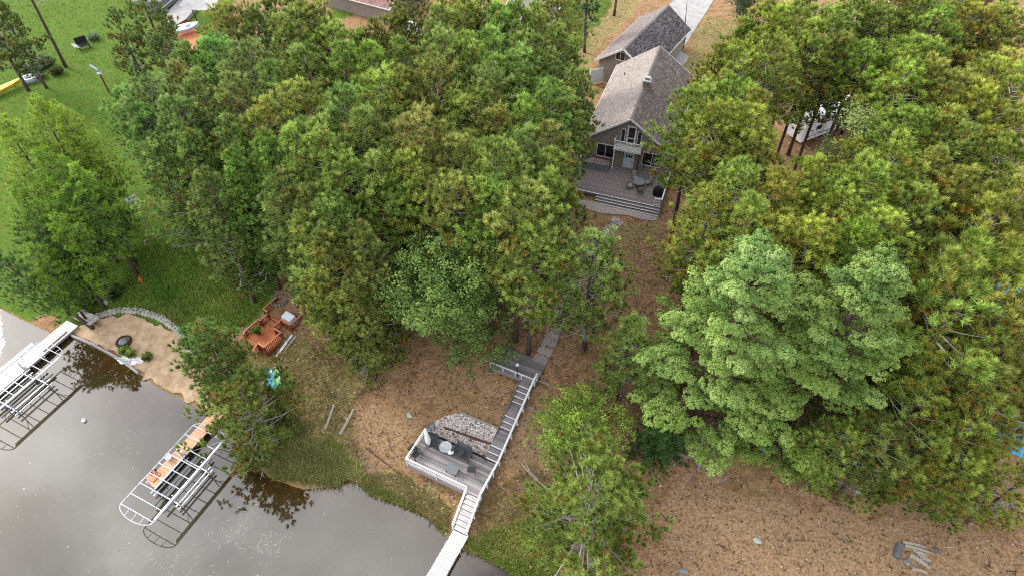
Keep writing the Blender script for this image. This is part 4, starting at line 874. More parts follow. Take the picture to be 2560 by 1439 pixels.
hy=thing('hydrant_post','small orange red post with a cap standing in the left lawn','post',(-36.95,44.97,1.61)); MB().lathe([(.12,-.1),(.12,.55),(.17,.56),(.17,.66),(.11,.8),(.03,.84)],n=10).build('post',M['hydrant'],hy); MB().path([(-.25,0,.5),(.25,0,.5)],.06,8).build('cap_arm',M['hydrant'],hy)
bent=thing('curved_stick','pale curved driftwood stick in the lawn below the sign pole','stick',(-37.50,49.43,2.98)); MB().path([(-.1,.5,.05),(-.3,.1,.12),(-.15,-.35,.08),(.25,-.55,.05)],[.06,.09,.08,.04],6).build('stick',M['log'],bent)
# sign on tall pole
sg=thing('sign_pole','white square sign with dark lettering on a tall thin pole over the left lawn','sign',(-37.07,49.84,3.17),R(62))
MB().path([(0,0,0),(0,0,4.6)],.035,6).build('pole',M['metal'],sg)
sp=MB().box((0,-.05,5.0),(1.15,.04,1.05),Matrix.Rotation(R(-38),3,'X')).build('sign_panel',M['white'],sg)
pb=MB(); rx=Matrix.Rotation(R(-38),3,'X'); cS=Vector((0,-.05,5.0)); rr=random.Random(4)
def glyph(u0,v0,w,h):
    pb.box(cS+rx@Vector((u0,-.024,v0)),(w,.006,h),rx)
for k in range(4):
    u=-.36+.24*k; glyph(u-.07,-.33,.045,.2); glyph(u,-.25,.14,.045); glyph(u,-.41,.14,.045); 
    if k!=1: glyph(u+.06,-.33,.04,.16)
for k in range(7): glyph(-.36+.12*k,-.08+.01*rr.random(),.075,.1)
glyph(-.42,.12,.1,.1); glyph(-.05,.3,.06,.14); glyph(.12,.34,.1,.05)
pb.build('lettering',M['black'],sg)
# ================================================================ far left yard
mb_=thing('martin_pole','dark post with white bird house and wing shaped vane in the upper left lawn','bird house',(-51.65,75.61,4.50))
MB().path([(0,0,0),(0,0,2.7)],.1,6).build('post',M['siding_dark'],mb_); MB().box((.0,0,2.8),(.5,.3,.3)).build('house_box',M['cover_white'],mb_); MB().slab([(-.3,-.2,2.95),(0,-.2,3.15),(0,.2,3.15),(-.3,.2,2.95)],.03).slab([(0,-.2,3.15),(.3,-.2,2.95),(.3,.2,2.95),(0,.2,3.15)],.03).build('roof',M['slate'],mb_)
MB().slab([(-.2,0,3.1),(-.9,.15,3.7),(-.75,.3,3.8),(-.05,.2,3.2)],.03).build('vane',M['gel'],mb_)
tp=thing('water_trough','pale blue oval tub with a dark well beside the yellow boat','tub',(-63.04,78.43,4.50)); MB().lathe([(.95,0),(1.0,.55),(.95,.62),(.6,.6),(.52,.35),(.05,.33)],n=22,sx=1,sy=.8,rot=.5).build('tub_wall',M['gel'],tp,True); MB().lathe([(.05,.34),(.53,.36),(.5,.37)],n=22,sx=1,sy=.8,rot=.5).build('water_surface',M['glass'],tp)
hull(0,6.0,1.1,.5,'yellow','long yellow overturned boat at the left edge of the upper lawn',(-66.38,73.17,4.50),(-63.86,77.35,4.50),None,0,'boat','rowing_boat',.3)
for lab,p,rz in (('dark slatted bench with white struts beside the path of the upper lawn',(-59.73,87.06,4.50),R(40)),):
    t=thing('slatted_bench',lab,'bench',p,rz)
    bx('seat','black',t,(0,0,.6),(1.5,1.1,.1)); bx('backrest','black',t,(0,.6,1.0),(1.5,.12,1.0))
    for k in range(7): bx('strut','white_worn',t,(-.95,-.6+.2*k,.75),(.7,.06,.06),(0,R(25),0))
    for s in(-1,1): bx('leg','dark_metal',t,(s*.65,-.3,.3),(.1,.1,.6)); bx('leg','dark_metal',t,(s*.65,.4,.3),(.1,.1,.6))
bc=thing('equipment_pile','dark tarp covered heap with grey poles under the left pine','heap',(-63.82,80.77,4.50)); MB().lathe([(1.3,0),(1.2,.5),(.7,1.0),(.1,1.1)],n=11,sx=1,sy=.7).build('cover',M['black'],bc); 
for k in range(4): MB().path([(-.4+.3*k,.6,.2),(.2+.2*k,-.4,1.3)],.03,5).build('pole',M['metal'],bc)
sh=[((-62.69,82.34,4.50),'blue green low shrub at the foot of the tall leaning trunk',(.05,.10,.075),1.3,301),((-59.41,89.60,4.50),'pale green hosta clump beside the dark bench',(.17,.24,.15),.9,302),((-60.37,80.25,4.50),'olive shrub on the mulch strip of the upper lawn',(.09,.11,.03),1.0,303),((-62.23,79.14,4.50),'dark green shrub beside the oval tub',(.04,.075,.03),.9,304),((-41.96,43.14,0.53),'spiky dark green grass clump by the shore tree',(.06,.12,.03),1.4,305),((-39.42,43.93,0.97),'spiky green iris clump above the beach',(.07,.13,.035),1.2,306)]
for p,lab,c,s,sd in sh:
    t=thing('shrub',lab,'shrub',p); leafclump(int(200*s),s*1.1,s*.9,.5,tuple(x*.7 for x in c),tuple(x*1.4 for x in c),sd).build('leaves',M['leaf'],t); MB().path([(0,0,-.05),(0,0,.4)],.05,5).build('stem',M['bark'],t)
# boats and yard at the top left
pad=[(-51.79,96.40,4.50),(-51.32,101.37,4.50),(-47.85,98.64,4.50),(-48.09,94.99,4.50),(-49.29,92.12,4.50)]
cp_=thing('concrete_pad','pale concrete boat pad with a red brown front wall at the top left','pad',(-49.64,96.40,4.50)); c0=cp_.location
MB().prism([(Vector(p)-c0)[:2] for p in pad],-.2,.5).build('slab',M['concrete'],cp_)
p_=[Vector(p)-c0 for p in((-49.22,91.76,4.50),(-47.93,94.86,4.50),(-42.97,88.43,4.50),(-44.03,85.60,4.50))]
MB().prism([q[:2] for q in p_],.05,.22).build('deck_floor',M['orange_board'],cp_)
beam('retaining_wall','rail_red',cp_,Vector((-49.24,92.00,4.50))-c0+Vector((0,0,.2)),Vector((-47.97,94.99,4.50))-c0+Vector((0,0,.2)),.12,.65)
pb2=hull(0,4.2,2.0,.7,'gel','light grey boat shell with two dark seat wells on the brown deck',(-48.17,90.08,4.50),(-45.49,92.25,4.50),None,0,'boat','paddle_boat',.5)
for cx,cy,rr_ in ((.5,-.2,.4),(-.7,.3,.3)): MB().lathe([(.02,0),(rr_,0),(rr_*.95,.04)],(cx,cy,.765),12,1,.65,.5).build('seat_well',M['slate'],pb2)
tl=thing('covered_trailer','long trailer under a dark grey tarp with a pale rail and one wheel showing','trailer',(-51.81,96.79,4.50),0); t0=tl.location
A_=Vector((-54.54,97.06,4.50))-t0; B_=Vector((-52.14,97.06,4.50))-t0; C_=Vector((-51.06,102.06,4.50))-t0; D_=Vector((-55.43,104.19,4.50))-t0
MB().add([(*A_[:2],.6),(*B_[:2],.6),(*C_[:2],.6),(*D_[:2],.6),(*(A_*.92+C_*.08)[:2],1.9),(*(B_*.95+D_*.05)[:2],1.9),(*(C_*.95+A_*.05)[:2],2.1),(*(D_*.95+B_*.05)[:2],2.1)],[(0,1,5,4),(1,2,6,5),(2,3,7,6),(3,0,4,7),(4,5,6,7)]).build('tarp',M['tarp_grey'],tl)
MB().path([B_+Vector((0,0,1.15)),C_+Vector((0,0,1.2))],.08,6).build('rail',M['metal'],tl)
wd=(C_-B_).normalized(); 
for k,(o_,nm) in enumerate(((.3,'wheel'),(6.5,'wheel'))):
    c=B_+wd*o_+Vector((.35,-.2,.4)); nn=Vector((wd.y,-wd.x,0)); w=MB().path([c,c+nn*.3],.42,16).build(nm,M['tyre'],tl); MB().path([c+nn*.28,c+nn*.33],.22,14).build('rim',M['metal'],w)
wbt=hull(0,5.2,2.1,.9,'cover_white','white motor boat nose on a trailer at the top left edge of the frame',(-57.58,98.38,4.50),(-56.17,104.48,4.50),None,0,'boat','motor_boat',.7)
MB().box((-.4,0,1.15),(.9,.9,.35)).build('console',M['gel'],wbt); MB().box((-1.6,.15,1.1),(.3,.3,.12)).build('hatch',M['slate'],wbt)
aw=thing('awning','off white sagging awning on a dark pole above the concrete pad','awning',(-46.83,95.50,4.50)); MB().path([(0,0,0),(-.35,.25,2.9)],.07,6).build('pole',M['siding_dark'],aw)
v=[];f=[]
cA=[Vector(p)-aw.location for p in((-47.62,93.69,7.60),(-42.55,93.36,7.40),(-42.38,98.14,8.20),(-47.68,98.14,8.20))]
for i in range(7):
    for j in range(5):
        u,w=i/6,j/4; p=(cA[0]*(1-u)+cA[1]*u)*(1-w)+(cA[3]*(1-u)+cA[2]*u)*w; v.append((p.x,p.y,p.z-.5*math.sin(math.pi*u)*(1-w*.5)))
for i in range(6):
    for j in range(4): f.append((i*5+j,(i+1)*5+j,(i+1)*5+j+1,i*5+j+1))
MB().add(v,f).build('canvas',M['concrete'],aw,True)
MB().path([v[i*5] for i in range(7)],.06,6).build('edge_tube',M['metal'],aw)
# neighbours' buildings among the trees
def cabin(label,loc,rz,w,l,wall,eave,apex,rm,wm,nm='cabin',trim=True):
    t=thing(nm,label,'house',loc,rz); h=w/2
    MB().add([(-h,0,0),(h,0,0),(h,0,eave),(0,0,apex-.15),(-h,0,eave),(-h,l,0),(h,l,0),(h,l,eave),(0,l,apex-.15),(-h,l,eave)],[(0,1,2,3,4),(9,8,7,6,5),(1,6,7,2),(5,0,4,9),(0,5,6,1),(2,7,8,3),(3,8,9,4)]).build('wall',M[wm],t)
    xe=h+.45; ze=eave-.45*(apex-eave)/h; r=MB()
    for s in(-1,1):
        q=[(s*xe,-.4,ze),(0,-.4,apex),(0,l+.4,apex),(s*xe,l+.4,ze)]; r.slab(q if s<0 else q[::-1],.14)
    r=r.build('roof',M['brown_shingle'],t)
    shingles('shingles',r,-.4,l+.4,xe,ze+.02,apex+.02,-1,rm,7); shingles('shingles',r,-.4,l+.4,xe,ze+.02,apex+.02,1,rm,8)
    if trim:
        f=MB()
        for s in(-1,1): f.bar((s*xe,-.44,ze),(0,-.44,apex),.08,.22); f.bar((s*xe,-.4,ze),(s*xe,l+.4,ze),.06,.16)
        f.build('fascia',M['white'],r)
    for x in(-h*.5,h*.45): window(t,x-.6,x+.6,-.01,1.0,2.1,(x,))
    d=MB().box((0,-.04,1.02),(.95,.08,2.04)).build('door',M['white'],t); MB().box((.36,-.1,1.0),(.05,.06,.05)).build('handle',M['dark_metal'],d)
    return t
rd=[(.27,.165,.15),(.31,.19,.175),(.23,.14,.13)]
cabin('cabin with reddish brown shingle roof at the top edge above the left grove',(lambda c:(c[0]+5.3,c[1]-2.8,4.5))((-21.26,100.81,4.50)),R(62),8,12,0,2.6,5.2,rd,'siding')
cabin('dark brown cabin with white trim hidden in the middle of the left grove',(-8.5,57,4.5),R(-15),7.5,10,0,2.6,5.4,[(.14,.095,.075),(.18,.12,.095),(.11,.075,.06)],'siding_dark')
cabin('pale walled house behind the grove just left of the garage',(2.95,94.48,4.50),R(-10),7,9,0,2.7,5.0,[(.3,.3,.3),(.36,.36,.36)],'white')
cabin('low dark grey roofed house behind the pines at the top right',(56.76,95.50,4.50),R(-62),8,16,0,2.6,4.4,[(.085,.088,.10),(.11,.112,.125)],'siding_dark')
def camper(label,loc,rz,L_,w,h,mk='cover_white'):
    t=thing('camper_trailer',label,'camper',loc,rz)
    b=MB(); pr=[(-L_/2,.55),(-L_/2,h*.8),(-L_/2+.4,h),(L_/2-.5,h),(L_/2,h*.72),(L_/2-.2,.55)]
    n=len(pr); b.add([(x,-w/2,z) for x,z in pr]+[(x,w/2,z) for x,z in pr],[tuple(range(n)),tuple(range(2*n-1,n-1,-1))]+[(i,n+i,n+(i+1)%n,(i+1)%n) for i in range(n)]); b.build('body',M[mk],t)
    for x in(-L_*.25,.3,L_*.3): MB().box((x,-w/2-.01,h*.62),(.8,.04,.55)).build('window',M['glass'],t)
    MB().box((-.3,0,h+.12),(.9,.7,.24)).build('roof_vent',M['gel'],t); MB().box((-L_*.3,.3,h+.07),(.4,.4,.14)).build('hatch',M['gel'],t)
    MB().box((0,-w/2-.012,h*.34),(L_*.9,.03,.12)).build('stripe',M['slate'],t)
    for s in(-1,1):
        for x in(-.5,.4): wl=MB().path([(x,s*(w/2-.02),.36),(x,s*(w/2-.25),.36)],.36,14).build('wheel',M['tyre'],t)
    return t
camper('white camper trailer glimpsed between the pines right of the house',(36.88,67.32,4.50),R(28),9.5,2.7,3.1)
camper('small white camper among the trunks right of the long white camper',(45.38,72.81,4.50),R(30),5,2.4,2.7)
camper('white utility trailer under the pines at the top of the left grove',(-14.02,88.43,4.50),R(70),4.5,2.2,2.4)
camper('white boat trailer box glimpsed under the trees right of the sign pole',(-32.36,55.45,3.60),R(25),4.2,2.0,1.6)
# tarps and small things in the right hand woods
for p,s,lab,mk,sd in (((45.24,40.91,4.50),2.6,'crumpled blue tarpaulin under the pines at the right edge',  'bluetarp',1),((39.24,26.10,4.50),1.9,'bright blue tarpaulin heap at the right frame edge, lower down','bluetarp',2),((37.03,33.16,4.50),1.3,'small blue tarp among the boughs right of the white pines','bluetarp',3),((19.77,25.82,3.65),.8,'dark blue cover in the shade below the white pine','blue',4),((39.70,59.05,4.50),.8,'small blue cover beneath the pines right of the campers','blue',5)):
    r=random.Random(sd); n=9; v=[];f=[]
    for i in range(n):
        for j in range(n):
            x,y=(i/(n-1)-.5)*2*s,(j/(n-1)-.5)*1.5*s; e=max(0,1-(abs(x)/s)**3)*max(0,1-(abs(y)/(.75*s))**3); v.append((x+r.uniform(-.1,.1)*s,y+r.uniform(-.1,.1)*s,.04+e*.55*s*(.7+.5*r.random())))
    for i in range(n-1):
        for j in range(n-1): f.append((i*n+j,(i+1)*n+j,(i+1)*n+j+1,i*n+j+1))
    t=thing('tarp',lab,'tarp',p,r.random()*3); MB().add(v,f).build('sheet',M[mk],t)
    MB().box((0,0,.15*s),(1.3*s,.9*s,.3*s)).build('covered_load',M['siding_dark'],t)
hs=[Vector(p)+Vector((0,0,.06)) for p in((45.63,50.57,4.50),(44.53,48.77,4.50),(42.92,48.30,4.50),(41.37,47.04,4.50),(40.85,45.36,4.50),(40.12,44.38,4.50))]
tag(MB().path(hs,.04,5).build('garden_hose',M['yellow'],None,True),'thin yellow hose winding over the bare ground at the right','hose')
for p,rz,s,lab in (((26.11,22.07,6.50),.4,.55,'white metal bird feeder in the lower right pine boughs, upper of two'),((24.55,21.05,6.00),.9,.42,'white bird box in the lower right pine boughs, lower of two')):
    t=thing('bird_box',lab,'bird box',p,rz,'white bird boxes in the pine')
    MB().box((0,0,0),(s,s*.7,s*.8)).build('box_wall',M['gel'],t); MB().slab([(-s*.65,-s*.5,s*.45),(s*.65,-s*.5,s*.45),(s*.65,s*.5,s*.6),(-s*.65,s*.5,s*.6)],.03).build('roof',M['white'],t); MB().path([(0,0,s*.5),(.02,0,s*1.6)],.012,4).build('hanger',M['dark_metal'],t); 
    MB().path([(0,0,-s*.4),(0,0,-(p[2]-gz(p[0],p[1])))],.03,5).build('pole',M['bark_grey'],t)
lc=thing('lawn_chair','dark metal chair frame in the woods right of the white pines','chair',(38.74,35.96,4.50),1.0)
MB().path([(-.3,-.3,0),(-.3,-.3,.45),(-.3,.3,.45),(-.3,.4,1)],.03,5).path([(.3,-.3,0),(.3,-.3,.45),(.3,.3,.45),(.3,.4,1)],.03,5).build('frame',M['dark_metal'],lc)
for k in range(5): MB().bar((-.3,-.25+.13*k,.46),(.3,-.25+.13*k,.46),.06,.02).build('slat',M['metal'],lc)
# buried log steps
ls=thing('log_steps','half buried bleached log steps with a dark pipe end on the brown slope','log steps',(28.52,17.60,2.62)); l0=ls.location
for k,(p,q,w) in enumerate((((28.08,18.63,2.69),(29.34,18.12,2.97),.13),((28.16,18.38,2.66),(29.66,17.69,3.00),.12),((28.31,17.73,2.58),(29.24,16.74,2.72),.2),((28.64,17.59,2.66),(28.74,17.11,2.61),.14),((28.13,16.86,2.37),(28.98,16.46,2.60),.15),((28.34,18.47,2.73),(28.98,18.24,2.88),.09))):
    a_,b_=Vector(p)-l0,Vector(q)-l0; a_.z+=.03;b_.z+=.02; MB().path([a_,a_.lerp(b_,.5)+Vector((.03,.03,.05)),b_],[w,w*.9,w*.6],8).build('log',M['log'],ls)
for k in range(7):
    a_=Vector((28.36,18.36,2.72))-l0+Vector((.1*k,-.16*k,.05)); e=a_+Vector((1.15+.2*math.sin(k*2.3),-.5,-.02)); MB().path([a_,a_.lerp(e,.5)+Vector((0,.02,.03)),e],[.075+.02*(k%3),.08,.05],7).build('log',M['log' if k%3 else 'bark_dead'],ls)
a_,b_=Vector((27.35,17.63,2.26))-l0,Vector((27.83,18.47,2.58))-l0; MB().path([a_+Vector((0,0,.16)),b_+Vector((0,0,.16))],.24,10).build('pipe',M['tarp_grey'],ls)
MB().lathe([(.2,0),(.28,.2),(.12,.36)],Vector((27.92,17.25,2.37))-l0,8).build('stone',M['concrete_dark'],ls)
for p,q,lab in (((2.02,31.85,3.74),(3.14,31.30,3.83),'short pale timber stub beside the platform corner'),((1.39,29.61,3.07),(2.81,28.73,3.13),'grey buried timber end right of the stairway'),((-12.18,27.34,0.38),(-9.20,25.15,0.31),'thin dark timber half buried left of the lower deck')):
    a_,b_=Vector(p),Vector(q); a_.z+=.05;b_.z+=.05; tag(MB().bar(a_,b_,.14 if 'thin' not in lab else .07,.12).build('timber',M['log' if 'thin' not in lab else 'siding_dark']),lab,'timber')
# pale litter flecks: fallen leaves, cones and chips on the needles, weed flecks on the lake
def flecks(name,poly,n,size,cols,seed,z=None,kind=True):
    q=scatter(poly,n,seed); r=np.random.default_rng(seed+1); n=len(q); zz=zland(q[:,0],q[:,1])+.09 if z is None else np.full(n,z)
    a_=r.random(n)*6.283; s=size*(.5+r.random(n)); e=.35+.4*r.random(n); til=r.random(n)*.06 if z is None else np.zeros(n)
    ux,uy=np.cos(a_)*s,np.sin(a_)*s
    V=np.stack([np.stack([q[:,0]-ux,q[:,1]-uy,zz],-1),np.stack([q[:,0]+uy*e,q[:,1]-ux*e,zz+til],-1),np.stack([q[:,0]+ux,q[:,1]+uy,zz],-1),np.stack([q[:,0]-uy*e,q[:,1]+ux*e,zz-til*0],-1)],1).reshape(-1,3)
    F=np.arange(4*n).reshape(n,4); C=np.array(cols)[r.integers(0,len(cols),n)]*(.75+.5*r.random((n,1)))
    return mobj(name,npmesh(name,V,F,C,M['stone'],4),kind='stuff')
flecks('leaf_litter',[(-27.61,41.60,2.31),(-9.93,35.34,3.01),(0.00,34.56,4.04),(9.03,50.57,4.50),(17.67,53.07,4.50),(18.15,42.69,4.50),(11.52,24.82,3.08),(36.98,20.91,4.50),(39.32,13.71,0.59),(6.18,13.90,-0.12),(-2.40,18.59,-0.02),(-8.85,22.64,0.00),(-13.02,25.00,0.05)],9000,.085,[(.36,.26,.17),(.45,.34,.24),(.2,.12,.07),(.25,.14,.07),(.10,.05,.03),(.35,.22,.08),(.12,.07,.04)],51)
def twigs(name,poly,n,seed):
    q=scatter(poly,n,seed); r=random.Random(seed); b=MB(); zz=zland(q[:,0],q[:,1])
    for (x,y),z_ in zip(q,zz):
        a_=r.random()*6.28; l_=.15+.5*r.random()**2; w=.010+.014*r.random(); c=r.choice([(.07,.045,.03),(.05,.03,.02),(.36,.28,.2),(.16,.1,.06),(.42,.36,.3)]); dx,dy=math.cos(a_)*l_,math.sin(a_)*l_; nx_,ny_=-math.sin(a_)*w,math.cos(a_)*w; h=.07
        b.add([(x-dx-nx_,y-dy-ny_,z_+h),(x+dx-nx_,y+dy-ny_,z_+h),(x+dx+nx_,y+dy+ny_,z_+h),(x-dx+nx_,y-dy+ny_,z_+h),(x-dx,y-dy,z_+h+w*1.6),(x+dx,y+dy,z_+h+w*1.6)],[(0,1,5,4),(4,5,2,3)],c)
    b.build(name,M['stone'],None,kind='stuff')
twigs('fallen_twigs',[(-21.75,40.13,2.84),(-9.93,35.34,3.01),(0.00,34.56,4.04),(9.03,50.57,4.50),(17.67,53.07,4.50),(18.15,42.69,4.50),(11.52,24.82,3.08),(36.98,20.91,4.50),(39.32,13.71,0.59),(6.18,13.90,-0.12),(-2.40,18.59,-0.02),(-8.85,22.64,0.00),(-13.02,25.00,0.05)],1700,57)
flecks('water_weed_flecks',[(-60,5),(-20,5),(-6,16),(-9,22),(-17,23.5),(-24,28),(-33,33.5),(-41,36),(-60,40)],200,.07,[(.34,.34,.28),(.28,.3,.2),(.42,.42,.38)],52,.012)
wq=np.concatenate([np.random.default_rng(60+i).normal((cx,cy),(sx,sx*.6),(nn,2)) for i,(cx,cy,sx,nn) in enumerate(((-21.5,20.6,1.3,70),(-18.6,19.6,1.0,50),(-24.5,18.2,1.6,40),(-34,27,1.5,22),(-39,22,2,30),(-28,19,1.2,20)))])
wq=wq[sdist(wq[:,0],wq[:,1])<-.6]; sb=MB(); r_=random.Random(9)
for x,y in wq:
    a_=r_.random()*6.28; l_=.12+.3*r_.random(); p=[]
    for k in range(4): p.append((x,y)); x+=math.cos(a_)*l_/3; y+=math.sin(a_)*l_/3; a_+=r_.uniform(-.9,.9)
    for (x0,y0),(x1,y1) in zip(p,p[1:]):
        n_=Vector((y0-y1,x1-x0)).normalized()*.014; sb.add([(x0-n_.x,y0-n_.y,.014),(x1-n_.x,y1-n_.y,.014),(x1+n_.x,y1+n_.y,.014),(x0+n_.x,y0+n_.y,.014)],[(0,1,2,3)],(.36,.36,.28))
sb.build('water_weed_strands',M['stone'],None,kind='stuff')
# ================================================================ trees
class Foliage:
    """collects leaf or needle clumps (position, direction, size, colour) and turns them into small faces"""
    def __init__(s,seed): s.p=[];s.a=[];s.s=[];s.c=[];s.rng=np.random.default_rng(seed)
    def add(s,p,a,size,c): s.p.append(tuple(p)); s.a.append(tuple(a)); s.s.append(size); s.c.append(c)
    def needles(s,K,width,spread=(.15,1.25),cvar=.25,mat_='foliage',stem=.35,ln_=1.):
        r=s.rng; p=np.array(s.p);a=np.array(s.a);sz=np.array(s.s);c=np.array(s.c); n=len(p)
        a/=np.linalg.norm(a,axis=1,keepdims=True)+1e-9
        h=np.where(np.abs(a[:,2:3])<.9,np.array([[0,0,1.]]),np.array([[1.,0,0]])); u=np.cross(a,h); u/=np.linalg.norm(u,axis=1,keepdims=True); w=np.cross(a,u)
        th=spread[0]+(spread[1]-spread[0])*r.random((n,K)); ph=(np.arange(K)*2.399)[None]+r.random((n,1))*6.283
        d=(a[:,None]*np.cos(th)[...,None]+(u[:,None]*np.cos(ph)[...,None]+w[:,None]*np.sin(ph)[...,None])*np.sin(th)[...,None])
        ln=sz[:,None]*ln_*(.7+.5*r.random((n,K)))
        st=p[:,None]+a[:,None]*(sz[:,None]*stem*r.random((n,K)))[...,None]
        tip=st+d*ln[...,None]
        sd=np.cross(d,a[:,None]+np.array([0,0,.5])+r.normal(size=(n,K,3))*.35); sd/=np.linalg.norm(sd,axis=2,keepdims=True)+1e-9; sd*=(width*sz[:,None,None]/.45)
        V=np.stack([st-sd,st+sd,tip],2).reshape(-1,3); F=np.arange(n*K*3).reshape(-1,3)
        C=c[:,None,:]*(1-cvar+2*cvar*r.random((n,K,1)))*np.ones((n,K,3))
        return npmesh('crown',V,F,C.reshape(-1,3),M[mat_],3)
    def leaves(s,K,size,rad,mat_='leaf',cvar=.3,flat=.6):
        r=s.rng; p=np.array(s.p);a=np.array(s.a);sz=np.array(s.s);c=np.array(s.c); n=len(p)
        o=r.normal(size=(n,K,3)); o/=np.linalg.norm(o,axis=2,keepdims=True); o*=(r.random((n,K,1))**.4)*sz[:,None,None]; o[...,2]*=flat
        q=p[:,None]+o; nr=a[:,None]*.9+o/(sz[:,None,None]+1e-9)*.9+r.normal(size=(n,K,3))*.45; nr/=np.linalg.norm(nr,axis=2,keepdims=True)
        t=np.cross(nr,r.normal(size=(n,K,3))); t/=np.linalg.norm(t,axis=2,keepdims=True); b_=np.cross(nr,t); l_=size*(.7+.6*r.random((n,K,1)))
        V=np.stack([q-t*l_*.6,q-b_*l_*.42,q+t*l_*.6,q+b_*l_*.42],2).reshape(-1,3); F=np.arange(n*K*4).reshape(-1,4)
        C=c[:,None,:]*(1-cvar+2*cvar*r.random((n,K,1)))*np.ones((n,K,3))
        return npmesh('crown',V,F,C.reshape(-1,3),M[mat_],4)
def lerp3(a,b,t): return tuple(x*(1-t)+y*t for x,y in zip(a,b))
def red_pine(seed,h=17,cb=.42,rmax=3.0,gap=.62,nb=5,dens=2.35,ts=.60,K=36,nw=.023,g1=(.125,.19,.042),g2=(.39,.50,.14),orange=.085,sparse=0,bend=.4,top=.55):
    r=random.Random(seed); fo=Foliage(seed); tk=MB(); br=MB()
    bx_,by_=r.uniform(-bend,bend),r.uniform(-bend,bend)
    tp=lambda z:Vector((bx_*math.sin(z/h*2.4),by_*math.sin(z/h*2.0),z))
    zs=[-.3,h*.1,h*.3,h*.5,h*.7,h*.85,h*.98]; tk.path([tp(z) for z in zs],[.24,.19,.165,.14,.10,.06,.02],7)
    z=cb*h; az=r.random()*6.28; ph=r.random()*6.28; ph2=r.random()*6.28
    OR=(.33,.21,.06)
    while z<h*.985:
        t=(z-cb*h)/(h-cb*h)
        prof=(.62+.9*t if t<.3 else .89*(1-((t-.3)/.7)**1.7)+.10)
        for k in range(nb if t<.9 else 4):
            if r.random()<sparse: continue
            az+=6.283/nb+r.uniform(-.5,.5); L_=max(.35,rmax*prof*r.uniform(.55,1.16)*(1+.17*math.sin(2*az+ph)+.13*math.sin(3*az+ph2+z*.5))); el=R(-8+52*t**1.4+r.uniform(-9,9))
            o=tp(z+r.uniform(-.2,.2)); d=Vector((math.cos(az)*math.cos(el),math.sin(az)*math.cos(el),math.sin(el)))
            cv=.16*L_*(1-t*.6)
            pt=lambda s:o+d*(L_*s)+Vector((0,0,cv*(s*s*1.7-s*.7)))
            if L_>.8: br.path([pt(0),pt(.45),pt(.95)],[.012+.016*L_,.010+.010*L_,.008],3,False)
            n=max(1,int(L_*dens*.43*(.8+.5*r.random())+.5))
            for i in range(n):
                s=1-(i+.25*r.random())/n*(.66 if t>.15 else .5)
                lat=Vector((-math.sin(az),math.cos(az),0))*(r.uniform(-1,1) if i else r.uniform(-.3,.3))*(.14+.42*(1-abs(s-.55)))*L_*.6
                g0=pt(s)+lat+Vector((0,0,.10*abs(lat.length)+r.uniform(-.1,.15))); rg=.27+.17*r.random()
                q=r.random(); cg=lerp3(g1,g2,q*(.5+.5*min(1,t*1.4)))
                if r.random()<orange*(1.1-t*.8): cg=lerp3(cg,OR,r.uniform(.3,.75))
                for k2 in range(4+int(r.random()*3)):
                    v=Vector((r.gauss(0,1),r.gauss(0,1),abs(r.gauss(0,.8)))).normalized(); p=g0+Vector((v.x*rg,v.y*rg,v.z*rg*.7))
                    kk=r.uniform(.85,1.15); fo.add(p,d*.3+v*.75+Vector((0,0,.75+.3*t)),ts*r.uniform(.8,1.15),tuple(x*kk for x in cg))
                if r.random()<orange*2.2:   # last year's needles, browning beneath the green tuft
                    for k2 in range(2): fo.add(g0-Vector((0,0,.14))-d*.2*r.random()+Vector((r.uniform(-.2,.2),r.uniform(-.2,.2),0)),lat*.3+Vector((r.uniform(-.5,.5),r.uniform(-.5,.5),.15))+d*.3,ts*.75,lerp3(OR,(.24,.18,.04),r.random()*.7))
        z+=gap*r.uniform(.75,1.2)*(1-.25*t)
    # bare grey limbs under the crown
    for k in range(int(9+6*sparse)):
        zz=r.uniform(cb*.55,cb+.3)*h; a2=r.random()*6.28; L_=r.uniform(.8,2.6); e=r.uniform(-.25,.15); o=tp(zz); d=Vector((math.cos(a2),math.sin(a2),e)); kx=Vector((-math.sin(a2),math.cos(a2),.1))*r.uniform(-.35,.35)
        br.path([o,o+d*L_*.5,o+d*L_+kx*L_*.6],[.045,.03,.01],3,False)
        br.path([o+d*L_*.5,o+d*L_*.8-kx*L_*.7],[.022,.008],3,False)
    for k in range(7 if h>12 else 2):
        zz=r.uniform(cb,cb+.38*(1-cb))*h; a2=r.random()*6.28; L_=rmax*r.uniform(.8,1.15); o=tp(zz); d=Vector((math.cos(a2),math.sin(a2),r.uniform(-.05,.35))); kx=Vector((-d.y,d.x,.2))
        br.path([o,o+d*L_*.5,o+d*L_*.8+kx*.15,o+d*L_],[.05,.04,.028,.01],3,False)
        for q in(.55,.72,.85): br.path([o+d*L_*q,o+d*L_*(q+.14)+kx*r.uniform(-.7,.7)],[.024,.008],3,False)
    return tk.mesh('trunk',M['bark'],True),br.mesh('limbs',M['bark_grey']),fo.needles(K,nw,(.15,1.05),.28,'foliage',.45,.62)
